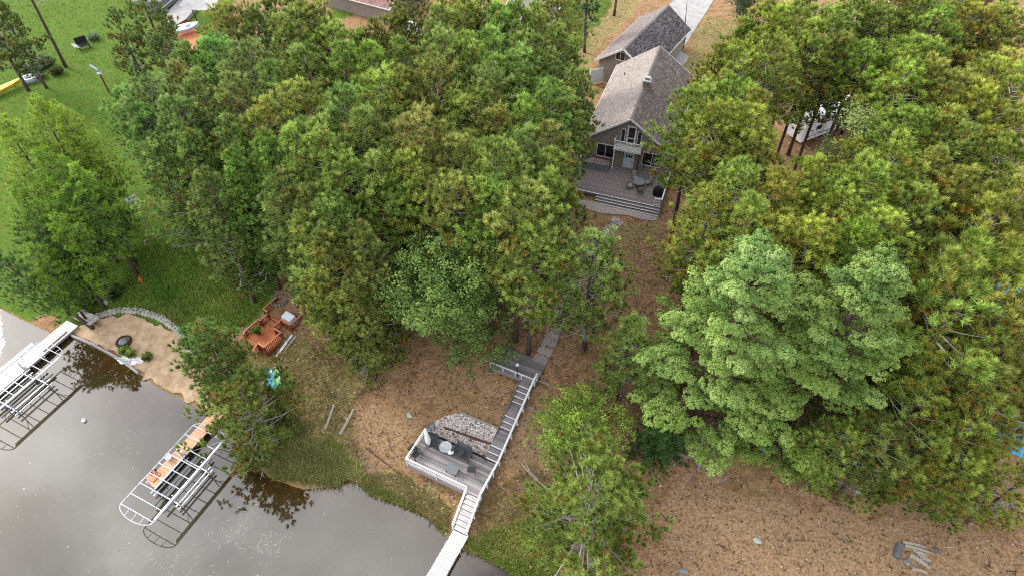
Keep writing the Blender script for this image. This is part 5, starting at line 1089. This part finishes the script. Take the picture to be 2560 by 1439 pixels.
def white_pine(seed,h=20,rmax=6.2,gap=1.5,nb=5):
    r=random.Random(seed); fo=Foliage(seed); tk=MB(); br=MB(); tp=lambda z:Vector((.3*math.sin(z*.2),.25*math.sin(z*.17+1),z))
    tk.path([tp(z) for z in (-.3,2,6,10,14,17,h*.98)],[.42,.36,.3,.24,.16,.1,.03],8)
    z=.06*h; az=0; yg=(.215,.32,.042); bg=(.15,.27,.07); pale=(.43,.54,.16)
    while z<h*.97:
        t=(z-.1*h)/(.9*h); prof=min(1,.78+1.2*t) if t<.2 else (1-((t-.2)/.8))**.78
        for k in range(nb):
            az+=6.283/nb+r.uniform(-.4,.4); L_=max(.7,rmax*prof*r.uniform(.6,1.14)); el=R(0+40*t+r.uniform(-8,8)); o=tp(z+r.uniform(-.35,.35))
            d=Vector((math.cos(az)*math.cos(el),math.sin(az)*math.cos(el),math.sin(el))); cv=.22*L_
            pt=lambda s:o+d*(L_*s)+Vector((0,0,cv*(s*s*1.5-s*.9)))
            br.path([pt(0),pt(.4),pt(.75),pt(.97)],[.03+.013*L_,.02+.01*L_,.02,.01],4,False)
            nb2=max(2,int(L_*.62+1.2)); tone=r.random(); side=Vector((-math.sin(az),math.cos(az),0))
            for i in range(nb2):
                s=1-.60*(i+.3*r.random())/nb2; wd=(.12+.42*(1-s))*L_*.75
                for q in ((r.uniform(-.2,.2),) if i==0 else (-1,1) if wd<1.1 else (-1,0,1)):
                    rb=r.uniform(.38,.60); c0=pt(s)+side*(q*wd*r.uniform(.6,1))+Vector((0,0,r.uniform(-.06,.1)-.10*abs(q)))
                    m=int(95*rb*rb)+12; bt=lerp3(lerp3(yg,bg,min(1,max(0,.1+t*.85+.5*(tone-.5)))),pale,.05+.6*r.random()**1.4)
                    for j in range(m):
                        v=Vector((r.gauss(0,1),r.gauss(0,1),abs(r.gauss(0,1))*.9-.1)).normalized(); off=Vector((v.x*rb,v.y*rb,v.z*rb*.50))*r.uniform(.86,1.03)+d*r.uniform(-.05,.35)
                        kq=r.uniform(.9,1.1); fo.add(c0+off,v+d*.35+Vector((0,0,.5)),.15*r.uniform(.8,1.2),tuple(x*kq for x in bt))
        z+=gap*r.uniform(.8,1.15)*(1-.35*t)
    return tk.mesh('trunk',M['bark'],True),br.mesh('limbs',M['bark']),fo.leaves(17,.095,.5,'foliage',.16,.8)
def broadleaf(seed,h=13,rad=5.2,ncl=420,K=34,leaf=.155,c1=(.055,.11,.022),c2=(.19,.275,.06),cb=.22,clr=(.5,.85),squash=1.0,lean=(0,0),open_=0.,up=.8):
    r=random.Random(seed); fo=Foliage(seed); tk=MB(); br=MB(); top=Vector((lean[0],lean[1],h*.62))
    tk.path([(0,0,-.3),(lean[0]*.2,lean[1]*.2,h*.2),(lean[0]*.6,lean[1]*.6,h*.42),top],[.26*h/13,.21*h/13,.15*h/13,.06],7)
    cz=h*(cb+1)/2; hz=h*(1-cb)/2
    lobes=[(r.uniform(0,6.28),r.uniform(.15,.95),r.uniform(-.75,.9)) for _ in range(15)]
    for a_,e,zz in lobes:
        w=math.sqrt(max(0,1-zz*zz)); c=Vector((lean[0]+math.cos(a_)*e*rad*w*.8,lean[1]+math.sin(a_)*e*rad*w*.8,cz+zz*hz*.8)); s=h*r.uniform(.2,.5); o=Vector((lean[0]*s/h,lean[1]*s/h,s)); m_=(o+c)/2+Vector((0,0,-.3))
        br.path([o,m_,c],[.09,.05,.015],4,False)
        for _ in range(ncl//15):
            v=Vector((r.gauss(0,1),r.gauss(0,1),r.gauss(0,1))).normalized(); q=(r.random()**.35); lr=rad*.44*squash
            p=c+Vector((v.x*lr,v.y*lr,v.z*lr*.75))*q
            if r.random()<open_: continue
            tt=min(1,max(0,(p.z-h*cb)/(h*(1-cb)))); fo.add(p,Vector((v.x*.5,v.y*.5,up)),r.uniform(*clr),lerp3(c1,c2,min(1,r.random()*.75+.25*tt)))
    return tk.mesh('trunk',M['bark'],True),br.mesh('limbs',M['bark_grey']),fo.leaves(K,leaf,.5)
def larch(seed,h=14,rmax=3.2,cb=.3,g1=(.15,.24,.03),g2=(.36,.48,.06),bend=.7,dens=6.5,sparse=.05):
    r=random.Random(seed); fo=Foliage(seed); tk=MB(); br=MB(); bx_,by_=r.uniform(-bend,bend),r.uniform(-bend,bend)
    tp=lambda z:Vector((bx_*(z/h)**2,by_*(z/h)**2,z)); tk.path([tp(z) for z in (-.3,h*.2,h*.45,h*.7,h*.97)],[.2,.16,.12,.08,.02],7)
    z=cb*h; az=0
    while z<h*.98:
        t=(z-cb*h)/(h-cb*h); prof=(.7+t if t<.3 else (1-(t-.3)/.7)**.8+.06)
        for k in range(4):
            if r.random()<sparse: continue
            az+=1.7+r.uniform(-.5,.5); L_=max(.3,rmax*prof*r.uniform(.55,1.12)); el=R(-4+40*t+r.uniform(-14,14)); o=tp(z); d=Vector((math.cos(az)*math.cos(el),math.sin(az)*math.cos(el),math.sin(el)))
            pt=lambda s:o+d*(L_*s)+Vector((0,0,-.10*L_*s*s)); br.path([pt(0),pt(.5),pt(1)],[.03,.018,.006],3,False)
            for i in range(int(L_*dens)+2):
                s=.2+.8*r.random(); lat=Vector((-math.sin(az),math.cos(az),0))*r.uniform(-1,1)*.34*L_*(1.1-s*.6); p=pt(s)+lat+Vector((0,0,r.uniform(-.18,.16)))
                fo.add(p,d*.7+lat*.5+Vector((0,0,.75)),.34*r.uniform(.7,1.2),lerp3(g1,g2,min(1,r.random()*.6+.45*t)))
        z+=.42*r.uniform(.75,1.2)
    for k in range(8):
        zz=r.uniform(.12,cb+.1)*h; a2=r.random()*6.28; L_=r.uniform(.7,2.); o=tp(zz); br.path([o,o+Vector((math.cos(a2),math.sin(a2),.1))*L_],[.03,.008],3,False)
    return tk.mesh('trunk',M['bark'],True),br.mesh('limbs',M['bark_grey']),fo.needles(18,.034,(.2,1.5),.25)
def spruce(seed,h=7,rmax=2.2,g1=(.05,.12,.03),g2=(.12,.22,.055)):
    r=random.Random(seed); fo=Foliage(seed); tk=MB(); tk.path([(0,0,-.3),(0,0,h*.5),(0,0,h)],[.12,.08,.01],6); br=MB(); z=.3; az=0
    while z<h*.98:
        t=z/h
        for k in range(6):
            az+=1.05+r.uniform(-.3,.3); L_=rmax*(1-t)**.9*r.uniform(.8,1.1)+.1; d=Vector((math.cos(az),math.sin(az),-.1+.5*t)); br.path([(0,0,z),Vector((0,0,z))+d*L_],[.02,.006],3,False)
            for i in range(int(L_*11)+2):
                s=.15+.85*r.random(); lat=Vector((-d.y,d.x,0))*r.uniform(-1,1)*.3*L_*(1.1-s); fo.add(Vector((0,0,z))+d*L_*s+lat+Vector((0,0,-.1*s)),d+lat*.8+Vector((0,0,.2)),.27,lerp3(g1,g2,r.random()))
        z+=.3
    return tk.mesh('trunk',M['bark'],True),br.mesh('limbs',M['bark']),fo.needles(14,.03,(.2,1.0),.25)
def bare_tree(seed,h=6,mk='bark_dead',n=26):
    r=random.Random(seed); tk=MB(); br=MB(); tk.path([(0,0,-.3),(.1,.05,h*.4),(.05,.1,h*.75),(.2,.1,h)],[.13,.1,.06,.012],6)
    def twig(o,d,L_,w,dep):
        e=o+d*L_; m=o+d*L_*.5+Vector((r.uniform(-.1,.1),r.uniform(-.1,.1),r.uniform(-.05,.1)))*L_; br.path([o,m,e],[w,w*.7,w*.35],3,False)
        if dep:
            for k in range(4):
                s=r.uniform(.3,1); dd=(d+Vector((r.uniform(-.8,.8),r.uniform(-.8,.8),r.uniform(-.3,.5)))).normalized(); twig(o.lerp(e,s),dd,L_*r.uniform(.3,.55),w*.5,dep-1)
    for k in range(n):
        z=h*r.uniform(.12,.97); a_=r.random()*6.28; twig(Vector((.08,.06,z)),Vector((math.cos(a_),math.sin(a_),r.uniform(-.15,.45))),(.5+2.1*(1-z/h))*r.uniform(.6,1.1),.03,2)
    return tk.mesh('trunk',M[mk],True),br.mesh('limbs',M[mk]),None
def plant_tree(name,label,cat,meshes,x,y,z,s=1.0,rz=0,tint=(1,1,1),group=None,lean=(0,0),sz=None):
    t=thing(name,label,cat,(x,y,z-.05),0,group); t.rotation_euler=(lean[0],lean[1],rz); t.scale=(s,s,sz or s)
    mobj('trunk',meshes[0],t); mobj('limbs',meshes[1],t,kind='stuff')
    if meshes[2] is not None: c=mobj('crown',meshes[2],t); c.color=(*tint,1)
    return t
RP=[red_pine(100+i,rmax=rm,cb=cb,sparse=sp) for i,(rm,cb,sp) in enumerate(((3.2,.40,.0),(2.9,.46,.05),(3.5,.44,.05),(2.7,.38,.0),(3.3,.5,.1),(3.0,.36,.0)))]
RPL=[red_pine(260+i,rmax=rm,cb=.16,sparse=.08,dens=3.1) for i,rm in enumerate((3.1,2.8,3.4))]
# (base x, base y, ground z, height) of each pine
GROUPS=[
('row topping the left grove','red pines along the top edge of the left grove',(1.06,1.02,.82),
 [(-28.60,64.83,4.50,16.00),(-25.33,64.48,4.50,16.00),(-21.73,60.39,4.50,17.00),(-20.78,62.89,4.50,17.00),(-18.79,63.32,4.50,17.00),(-17.14,61.26,4.50,16.00),(-9.94,65.99,4.50,17.00),(-7.16,62.38,4.50,17.00),(-4.47,63.75,4.50,17.00),(-1.45,62.12,4.50,17.00),(0.77,63.32,4.50,17.00),(2.40,61.79,4.50,17.00),(-12.03,64.62,4.50,15.00),(-13.82,63.17,4.50,15.00),(-15.99,63.27,4.50,14.00),(-5.99,66.45,4.50,17.00),(-2.78,65.99,4.50,17.00),(-24.28,68.30,4.50,16.00),(4.38,68.70,4.50,15.00)]),
('stand above the upper left lawn','red pines above the left lawn',(.98,1,.95),
 [(-23.76,55.76,4.50,17.00),(-27.50,58.09,4.50,16.00),(-29.94,56.44,4.50,16.00),(-26.02,50.32,4.47,17.00),(-29.96,53.39,4.50,16.00),(-31.36,51.74,4.29,16.00),(-34.18,51.87,4.06,15.00),(-23.06,49.95,4.50,17.00),(-20.39,51.91,4.50,17.00),(-27.75,48.56,4.11,16.00),(-31.67,48.99,3.69,15.00)]),
('stand round the hidden brown cabin','red pines round the hidden brown cabin',(1.06,1.02,.82),
 [(-18.44,54.67,4.50,17.00),(-14.52,55.39,4.50,17.00),(-12.08,54.67,4.50,17.00),(-9.21,55.39,4.50,17.00),(-6.18,55.24,4.50,18.00),(-3.83,54.30,4.50,18.00),(-1.51,56.87,4.50,17.00),(-17.18,48.82,4.50,17.00),(-13.34,46.28,4.50,18.00),(-10.97,47.89,4.50,18.00),(-9.26,50.27,4.50,17.00),(-6.75,50.41,4.50,18.00),(-2.60,49.45,4.50,18.00),(-19.62,46.12,4.43,17.00),(-14.36,43.52,4.49,17.00),(-10.07,45.87,4.50,16.00),(-5.08,48.83,4.50,16.00)]),
('stand left of the house','red pines left of the house',(1.06,1.02,.82),
 [(1.36,56.35,4.50,17.00),(4.48,60.45,4.50,16.00),(1.21,53.27,4.50,17.00),(3.33,49.32,4.50,17.00),(-1.43,52.24,4.50,17.00),(0.79,45.83,4.50,17.00),(-1.49,44.87,4.50,17.00),(2.24,43.65,4.50,16.00),(4.60,49.86,4.50,15.00),(0.59,40.89,4.50,17.00),(5.07,55.19,4.50,15.00),(6.22,53.45,4.50,15.00)]),
('middle of the left grove','red pines in the middle of the left grove',(1.06,1.02,.82),
 [(-11.04,42.50,4.50,18.00),(-6.75,42.02,4.50,18.00),(-4.14,41.70,4.50,17.00),(-2.65,46.88,4.50,17.00),(-13.93,40.76,4.28,18.00),(-16.52,42.67,4.27,17.00),(-6.93,39.21,4.30,17.00),(-11.92,38.76,3.92,17.00),(-9.53,39.01,4.09,17.00),(-1.36,38.97,4.50,18.00),(-4.21,37.04,4.18,17.00),(-8.57,38.14,3.96,16.00)]),
('loose crowned lawn side of the left grove','red pines on the lawn side of the left grove',(1,1,.9),
 [(-23.18,46.09,4.17,16.00),(-19.98,43.54,4.02,16.00),(-26.20,45.91,3.78,15.00),(-29.11,45.63,3.20,15.00),(-22.22,42.56,3.46,15.00),(-24.47,41.44,2.75,15.00),(-17.63,39.70,3.49,16.00),(-21.62,43.26,3.73,8.50),(-23.55,43.57,3.54,10.00)]),
('stand just above the orange deck','red pines above the orange deck',(1.06,1.02,.82),
 [(-14.79,37.67,3.60,16.00),(-14.72,36.57,3.26,15.00),(-13.06,35.86,3.00,17.00),(-12.63,33.95,2.32,16.00),(-13.98,35.34,2.82,13.00),(-10.66,34.14,2.53,16.00),(-11.52,34.67,2.64,13.00),(-11.97,33.17,2.07,13.00)]),
('stand along the garden path','red pines along the garden path',(1.06,1.02,.82),
 [(-1.81,36.49,4.26,17.00),(0.27,35.61,4.26,17.00),(2.91,40.35,4.50,16.00),(1.39,34.30,4.14,15.00),(2.62,37.37,4.50,16.00)]),
('yellowish row topping the right grove','red pines along the upper edge of the right grove',(1.16,1.06,.72),
 [(19.01,56.22,4.50,16.00),(20.93,54.82,4.50,17.00),(24.19,56.42,4.50,17.00),(28.26,60.79,4.50,17.00),(28.80,59.18,4.50,17.00),(31.62,62.29,4.50,17.00),(36.80,64.65,4.50,16.00),(40.17,65.08,4.50,17.00),(41.00,61.62,4.50,17.00),(44.40,62.29,4.50,17.00),(47.44,63.32,4.50,17.00),(48.16,60.79,4.50,17.00),(35.46,55.68,4.50,17.00),(37.93,55.39,4.50,17.00),(26.96,64.65,4.50,16.00),(44.95,66.91,4.50,17.00),(26.29,67.37,4.50,16.00),(29.90,67.83,4.50,16.00),(34.98,65.99,4.50,17.00),(39.14,66.45,4.50,17.00),(24.62,65.85,4.50,14.00)]),
('yellowish stand between house and campers','red pines between the house and the campers',(1.16,1.06,.72),
 [(15.83,47.78,4.50,17.00),(18.47,49.44,4.50,17.00),(20.30,47.36,4.50,17.00),(17.33,43.38,4.50,16.00),(17.66,44.04,4.50,17.00),(18.42,40.89,4.50,17.00),(15.66,38.46,4.50,17.00),(17.83,36.63,4.50,17.00)]),
('yellowish ring round the white campers','red pines round the campers',(1.16,1.06,.72),
 [(31.00,58.48,4.50,16.00),(32.49,56.96,4.50,16.00),(33.18,51.58,4.50,17.00),(36.40,51.91,4.50,17.00),(31.47,44.31,4.50,17.00),(28.70,40.14,4.50,17.00),(34.03,44.04,4.50,17.00),(28.40,46.63,4.50,13.00),(21.57,38.99,4.50,16.00),(25.99,37.53,4.50,17.00),(23.51,36.56,4.50,16.00),(20.07,36.23,4.50,15.00)]),
('yellowish stand at the far right edge','red pines at the far right edge',(1.16,1.06,.72),
 [(36.98,49.32,4.50,17.00),(41.22,52.58,4.50,17.00),(43.60,53.27,4.50,17.00),(38.56,47.18,4.50,17.00),(39.50,45.15,4.50,17.00),(34.68,41.91,4.50,17.00),(36.67,40.89,4.50,17.00),(35.82,36.19,4.50,17.00),(32.72,37.91,4.50,16.00),(31.76,40.30,4.50,16.00)]),
('yellowish stand above the two white pines','red pines above the white pines',(1.16,1.06,.72),
 [(14.40,36.12,4.50,16.00),(15.21,34.06,4.50,17.00),(17.51,33.59,4.50,16.00),(20.82,32.99,4.50,16.00),(22.88,32.79,4.50,16.00),(25.20,34.00,4.50,16.00),(28.71,36.56,4.50,16.00),(15.43,35.91,4.50,12.00)]),
]
GROUPS_S=[
('bare limbed pines above the blue tarps','red pines with bare grey limbs above the blue tarps',(1.16,1.06,.72),
 [(29.12,30.78,4.50,15.00),(31.58,31.53,4.50,15.00),(33.31,30.78,4.50,15.00),(28.89,27.50,4.47,14.00),(31.15,27.47,4.50,14.00),(32.89,26.33,4.50,13.00),(34.36,34.41,4.50,16.00)]),
('open pines below the right white pine','open red pines low on the right slope',(1.16,1.06,.72),
 [(28.45,25.12,4.17,12.00),(30.11,23.88,4.19,12.00),(26.58,22.98,3.41,11.00),(29.38,21.69,3.67,10.00),(24.36,21.96,2.73,10.00),(22.41,22.57,2.69,9.00),(27.18,22.07,3.29,9.00),(32.47,19.55,4.01,8.00),(29.73,20.62,3.54,8.00)]),
]
RPX=[red_pine(280+i,h=11,cb=.18,K=48,nw=.016,rmax=rm,sparse=.3,dens=2.1,orange=.14,gap=.62) for i,rm in enumerate((3.6,3.2,3.9))]
rt_=random.Random(77)
ORD='first second third fourth fifth sixth seventh eighth ninth tenth eleventh twelfth thirteenth fourteenth fifteenth sixteenth seventeenth eighteenth nineteenth twentieth twenty-first twenty-second twenty-third'.split()
def vary(t,k=.13):
    return tuple(max(.5,c*rt_.uniform(1-k,1+k)) for c in t)
for groups,pool0 in ((GROUPS,RP),(GROUPS_S,RPX)):
    for lab,grp,tint,pts in groups:
        pool=RPL if any(k in grp for k in('orange deck','lawn side')) else pool0
        h0=11 if pool is RPX else 17
        for k,(x,y,z,h) in enumerate(sorted(pts,key=lambda p:p[0]/(p[1]+25))):
            w='leftmost' if k==0 else 'rightmost' if k==len(pts)-1 else ORD[k]+' from the left'
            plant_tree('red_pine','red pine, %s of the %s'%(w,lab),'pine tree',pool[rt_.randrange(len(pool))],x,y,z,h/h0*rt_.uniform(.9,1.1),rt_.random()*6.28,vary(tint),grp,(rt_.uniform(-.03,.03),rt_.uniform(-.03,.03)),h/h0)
# pines that stand out singly
x,y,z,h=(-23.41,31.68,0.35,11.50); plant_tree('red_pine','dark green leaning pine at the waterline between the beach and the orange dock','pine tree',red_pine(301,K=48,nw=.016,h=12,cb=.12,rmax=2.75,dens=3.4,orange=.2,g1=(.085,.16,.035),g2=(.25,.37,.085)),x,y,z,h/12,1.0,(1,1,1),None,(.03,-.03))
x,y,z,h=(-20.05,27.50,0.23,8.00); plant_tree('red_pine','open grey limbed pine overhanging the water below the kayaks','pine tree',red_pine(302,K=48,nw=.016,h=8,cb=.08,rmax=4.3,dens=2.6,sparse=.12,orange=.25,gap=.5,g1=(.12,.18,.04),g2=(.32,.42,.10)),x,y,z,h/8,2.0,(1.05,1,.9),None,(-.05,.05))
x,y,z,h=(5.64,18.78,0.62,10.50); plant_tree('red_pine','orange flecked pine at the bottom centre of the frame, right of the dock','pine tree',red_pine(303,K=48,nw=.016,h=10,cb=.10,rmax=5.3,dens=2.7,orange=.16,sparse=.12,gap=.5),x,y,z,h/10,.5,(1.05,1.02,.78))
x,y,z,h=(8.73,29.73,4.19,10.00); plant_tree('red_pine','slim small pine left of the white pines beside the brown slope','pine tree',red_pine(304,K=48,nw=.016,h=10,cb=.2,rmax=2.0,dens=3.0,sparse=.15,orange=.08),x,y,z,1,.5,(1,1,.9))
x,y,z,h=(6.21,34.59,4.50,14.00); plant_tree('red_pine','drooping pine hanging over the garden path above the platform','pine tree',red_pine(305,h=13.5,cb=.2,rmax=3.1,dens=2.5,sparse=.15,orange=.12),x,y,z,1,.2,(1,1,.9))
x,y,z,h=(1.48,36.82,4.47,13.00); plant_tree('red_pine','dense pine on the left of the garden path above the platform','pine tree',red_pine(306,h=14,cb=.3,rmax=3.0,dens=3.4,orange=.18),x,y,z,1,.2,(1,1,.88))
bxy=(15.89,43.42,4.50); plant_tree('red_pine','tall pine with a long bare trunk right of the house patio, nearer the path','pine tree',red_pine(307,h=18,cb=.55,rmax=3.0,bend=.15),*bxy,1,0,(1.2,1.05,.65))
bxy=(16.74,42.85,4.50); plant_tree('red_pine','tall pine with a long bare trunk right of the house patio, nearer the white pines','pine tree',red_pine(308,h=18,cb=.5,rmax=3.3,bend=.15),*bxy,1,0,(1.2,1.05,.65),None,(0,R(4)))
bxy=(40.42,48.77,4.50); plant_tree('red_pine','tall leaning pine with a long dark trunk over the bare ground at the right','pine tree',red_pine(309,h=18,cb=.62,rmax=3.0,sparse=.2,bend=.2),*bxy,1,0,(1.15,1.05,.7),None,(0,R(3)))
bxy=(32.64,90.20,4.50); plant_tree('spreading_tree','dark green broadleaf tree on the lawn right of the driveway','tree',broadleaf(401,h=8,rad=3.4,ncl=260,K=26,c1=(.03,.065,.022),c2=(.08,.13,.045),leaf=.17),*bxy,1)
bxy=(-60.12,82.02,4.50); plant_tree('red_pine','tall pine with a thick leaning grey trunk crossing the upper left lawn','pine tree',red_pine(310,h=19,cb=.6,rmax=2.6,sparse=.3,bend=.1),*bxy,1.05,0,(1.06,1.02,.82),None,(0,R(2)))
bxy=(-62.14,75.99,4.50); plant_tree('red_pine','sparse pine beside the yellow boat at the left frame edge','pine tree',red_pine(311,h=13,cb=.22,rmax=3.6,sparse=.4,dens=2.6,orange=.14,bend=.1),*bxy,1.1,0,(1,1,.95))
for p,lab,s,sd in (((-60.14,76.65,4.50,11.00),'airy pine cut by the left frame edge above the yellow boat',1,315),((-43.43,77.38,4.50,13.00),'airy pale green pine by the dark bench at the top left, nearest the motor boat',1,312),((-39.04,70.69,4.50,11.00),'airy olive pine hiding the lawn in front of the grey boat shell',1,313),((-45.50,74.59,4.50,11.00),'airy olive pine left of the hosta clump at the top left',1,314)):
    plant_tree('red_pine',lab,'pine tree',red_pine(sd,h=12,cb=.2,rmax=2.8,sparse=.35,dens=2.6,orange=.18,g1=(.10,.16,.045),g2=(.22,.30,.08)),p[0],p[1],p[2],p[3]/12,sd,(1,1,.95),'airy pines of the upper left lawn')
for p,lab in (((10.05,85.93,4.50),'grey green pine standing in the strip left of the garage roof'),((15.32,97.06,4.50),'slim tree with a pale straight trunk behind the garage')):
    plant_tree('red_pine',lab,'pine tree',red_pine(int(p[0]*7)+500,h=14,cb=.35,rmax=2.2,sparse=.35,dens=2.6,orange=.1,g1=(.06,.10,.04),g2=(.13,.18,.07)),*p,1,0,(1,1,1),'pines left of the garage')
# pale trees on the left shore
for (x,y,z,h),lab,sd,rm in (((-42.99,52.17,3.29,15.00),'lime green larch at the top of the left shore cluster, next to the yellow boat',601,3.6),((-40.42,51.84,3.44,14.00),'lime green larch on the lawn side of the left shore cluster',602,3.2),((-44.47,49.86,2.33,15.00),'lime green larch cut by the left frame edge, upper one',603,3.6),((-40.42,47.61,1.99,14.00),'bright green larch in the middle of the left shore cluster',604,3.4),((-38.18,47.08,2.11,13.00),'green larch facing the sign pole in the left shore cluster',605,3.0),((-43.04,44.72,0.92,13.00),'yellow green larch cut by the left frame edge, lower one',606,3.2),((-39.54,43.38,0.81,12.00),'thin crowned larch above the left dock',607,2.8),((-41.31,41.06,0.23,11.00),'olive larch lowest at the left frame edge above the water',609,3.0)):
    plant_tree('larch_tree',lab,'tree',larch(sd,h=14,rmax=rm*1.05,cb=.24),x,y,z,h/14,sd,(1.0 if sd<604 else .85,1,.9),'larches on the left shore')
for p,lab,sd,ln,h in (((-37.69,45.81,1.77),'grey green larch with a bare lower trunk in the lawn right of the shore cluster',611,(R(-3),R(-5)),12),((-40.28,42.69,0.57),'thin larch trunk at the beach top, right of the grass clump',612,(R(-4),R(-8)),11),((-42.29,43.81,0.68),'thin larch trunk at the beach top, left of the grass clump',613,(R(-4),R(-10)),10),((-40.45,40.26,0.19),'dark leaning larch rooted in the beach sand and hanging over the left dock',614,(R(-2),R(-24)),11)):
    plant_tree('larch_tree',lab,'tree',larch(sd,h=h,rmax=3.1,cb=.36,sparse=.15,g1=(.07,.13,.03),g2=(.16,.25,.05)),*p,1,0,(.9,1,.9),None,ln)
# white pines, oak, light trees, small ones
x,y,z,h=(14.52,27.42,3.95,20.00); plant_tree('white_pine','huge pale green white pine on the right slope, left of the pair','pine tree',white_pine(701,20,7.0),x,y,z,1,.3,(1,1,1),None)
x,y,z,h=(21.03,26.40,3.84,20.00); plant_tree('white_pine','huge blue green white pine on the right slope, right of the pair','pine tree',white_pine(702,20,6.6),x,y,z,1,1.9,(1.0,1,.92),None)
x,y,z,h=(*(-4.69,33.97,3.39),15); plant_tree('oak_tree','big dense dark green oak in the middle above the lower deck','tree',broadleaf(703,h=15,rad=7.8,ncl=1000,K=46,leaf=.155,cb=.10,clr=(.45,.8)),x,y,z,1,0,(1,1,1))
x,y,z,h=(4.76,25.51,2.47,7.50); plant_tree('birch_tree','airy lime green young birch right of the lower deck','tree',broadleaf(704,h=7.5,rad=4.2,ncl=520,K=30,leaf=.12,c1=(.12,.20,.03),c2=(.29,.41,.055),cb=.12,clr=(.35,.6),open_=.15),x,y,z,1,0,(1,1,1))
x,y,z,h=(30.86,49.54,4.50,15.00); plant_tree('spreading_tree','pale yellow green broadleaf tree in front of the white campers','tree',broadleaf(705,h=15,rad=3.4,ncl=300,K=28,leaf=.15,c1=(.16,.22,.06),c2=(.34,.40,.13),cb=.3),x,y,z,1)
x,y,z,h=(11.12,25.34,3.24,7.00); plant_tree('spruce_tree','small dark green spruce at the lower left foot of the white pines','spruce tree',spruce(706,7,2.6),x,y,z,1)
bxy=(14.37,24.07,2.91); plant_tree('dead_tree','dead bleached tree with bare twigs under the left white pine','dead tree',bare_tree(707,5.2),*bxy,1,0,(1,1,1),None,(R(-8),R(-6)))
bxy=(-17.27,59.92,4.50); plant_tree('dead_tree','bleached dead tree with bare branches in the gap of the left grove','dead tree',bare_tree(708,12,'bark_dead',20),bxy[0]-.0,bxy[1]-9,gz(bxy[0],bxy[1]-9),1.15)
x,y,z,h=(17.41,25.50,3.48,6.00); plant_tree('young_tree','low green broadleaf thicket under the front of the white pines','tree',broadleaf(709,h=6,rad=3.0,ncl=260,K=26,leaf=.13,c1=(.06,.13,.03),c2=(.18,.29,.06),cb=.05),x,y,z,1)
x,y,z,h=(22.08,24.03,3.16,5.50); plant_tree('young_tree','yellow green broadleaf sapling at the lower edge of the white pines','tree',broadleaf(710,h=5.5,rad=2.6,ncl=220,K=26,leaf=.13,c1=(.1,.17,.03),c2=(.26,.36,.07),cb=.05),x,y,z,1)
# ================================================================ grass
def grass(name,polys,n,h,w,c1,c2,seed,lean=.5,nb=3,excl=None):
    r=np.random.default_rng(seed); Q=[]
    for p,m in zip(polys,n):
        Q.append(scatter(p,m,seed+len(Q)))
    q=np.concatenate(Q); 
    dd=sdist(q[:,0],q[:,1]); q=q[dd>-.15]
    for e in (excl or []): q=q[~inpoly(q[:,0],q[:,1],e)]
    q=np.repeat(q,nb,0)+r.normal(size=(len(q)*nb,2))*.07; n_=len(q); zz=zland(q[:,0],q[:,1])
    a_=r.random(n_)*6.283; hh=h*(.5+.8*r.random(n_)); ln=lean*hh*(.3+r.random(n_)); ww=w*(.6+.8*r.random(n_))
    B=np.stack([q[:,0],q[:,1],zz],-1); D=np.stack([np.cos(a_)*ln,np.sin(a_)*ln,hh],-1); S=np.stack([-np.sin(a_)*ww,np.cos(a_)*ww,0*a_],-1)
    V=np.stack([B-S,B+S,B+D],1).reshape(-1,3); F=np.arange(3*n_).reshape(-1,3); t=r.random((n_,1)); pat=(.55*vnoise(q[:,0],q[:,1],1.6,seed)+.75*vnoise(q[:,0],q[:,1],5.5,seed+3)-.15)[:,None]
    pat=np.clip(pat,0,1.1); C=np.array(c1)*(1-t*pat*1.6)+np.array(c2)*(t*pat*1.6); br_=np.clip((vnoise(q[:,0],q[:,1],3.7,seed+9)-.6)*3,0,.7)[:,None]*r.random((n_,1)); C=C*(1-br_)+np.array((.26,.20,.08))*br_
    return mobj(name,npmesh(name,V,F,np.clip(C,.005,1),M['grass'],3),kind='stuff')
NOGRASS=[bpoly,[wpt(p,OO,OA)[:2] for p in ((-.4,4.4),(3.4,4.4),(3.4,-.1),(3,-3.8),(-.1,-3.8),(-.4,0))]]
grass('lawn_grass',LAWN[:3],(26000,2600,600),.20,.026,(.07,.14,.016),(.24,.33,.055),801,.7,3,NOGRASS)
grass('tall_lawn_grass',[[(-39.18,49.00,2.60),(-33.13,49.20,3.54),(-25.68,44.22,3.44),(-22.58,42.66,3.42),(-25.44,38.66,1.70),(-30.10,38.32,0.91),(-34.14,41.23,0.96),(-39.06,42.51,0.66)]],(5200,),.42,.03,(.10,.20,.025),(.34,.42,.075),806,.9,3,NOGRASS)
grass('shore_grass',[LAWN[3]],(2300,),.55,.024,(.16,.20,.045),(.55,.54,.2),802,1.2,4,NOGRASS)
grass('bank_grass',[LAWN[4],[(-12.35,24.96,0.12),(-8.90,23.25,0.13),(-5.23,20.69,0.06),(-5.13,19.95,-0.03),(-8.81,22.18,-0.07),(-12.37,23.85,-0.07)]],(2600,700),.30,.028,(.11,.18,.025),(.42,.45,.10),803,.8,3,NOGRASS)
grass('dry_grass',DRY[:1]+DRY[3:5]+DRY[5:6],(9000,3500,1500,2500),.22,.022,(.15,.14,.04),(.46,.36,.15),804,1.1,3,NOGRASS)
grass('strip_grass',[DRY[1],DRY[2]],(1800,1800),.14,.025,(.15,.14,.04),(.4,.3,.12),805,.8,3,NOGRASS)
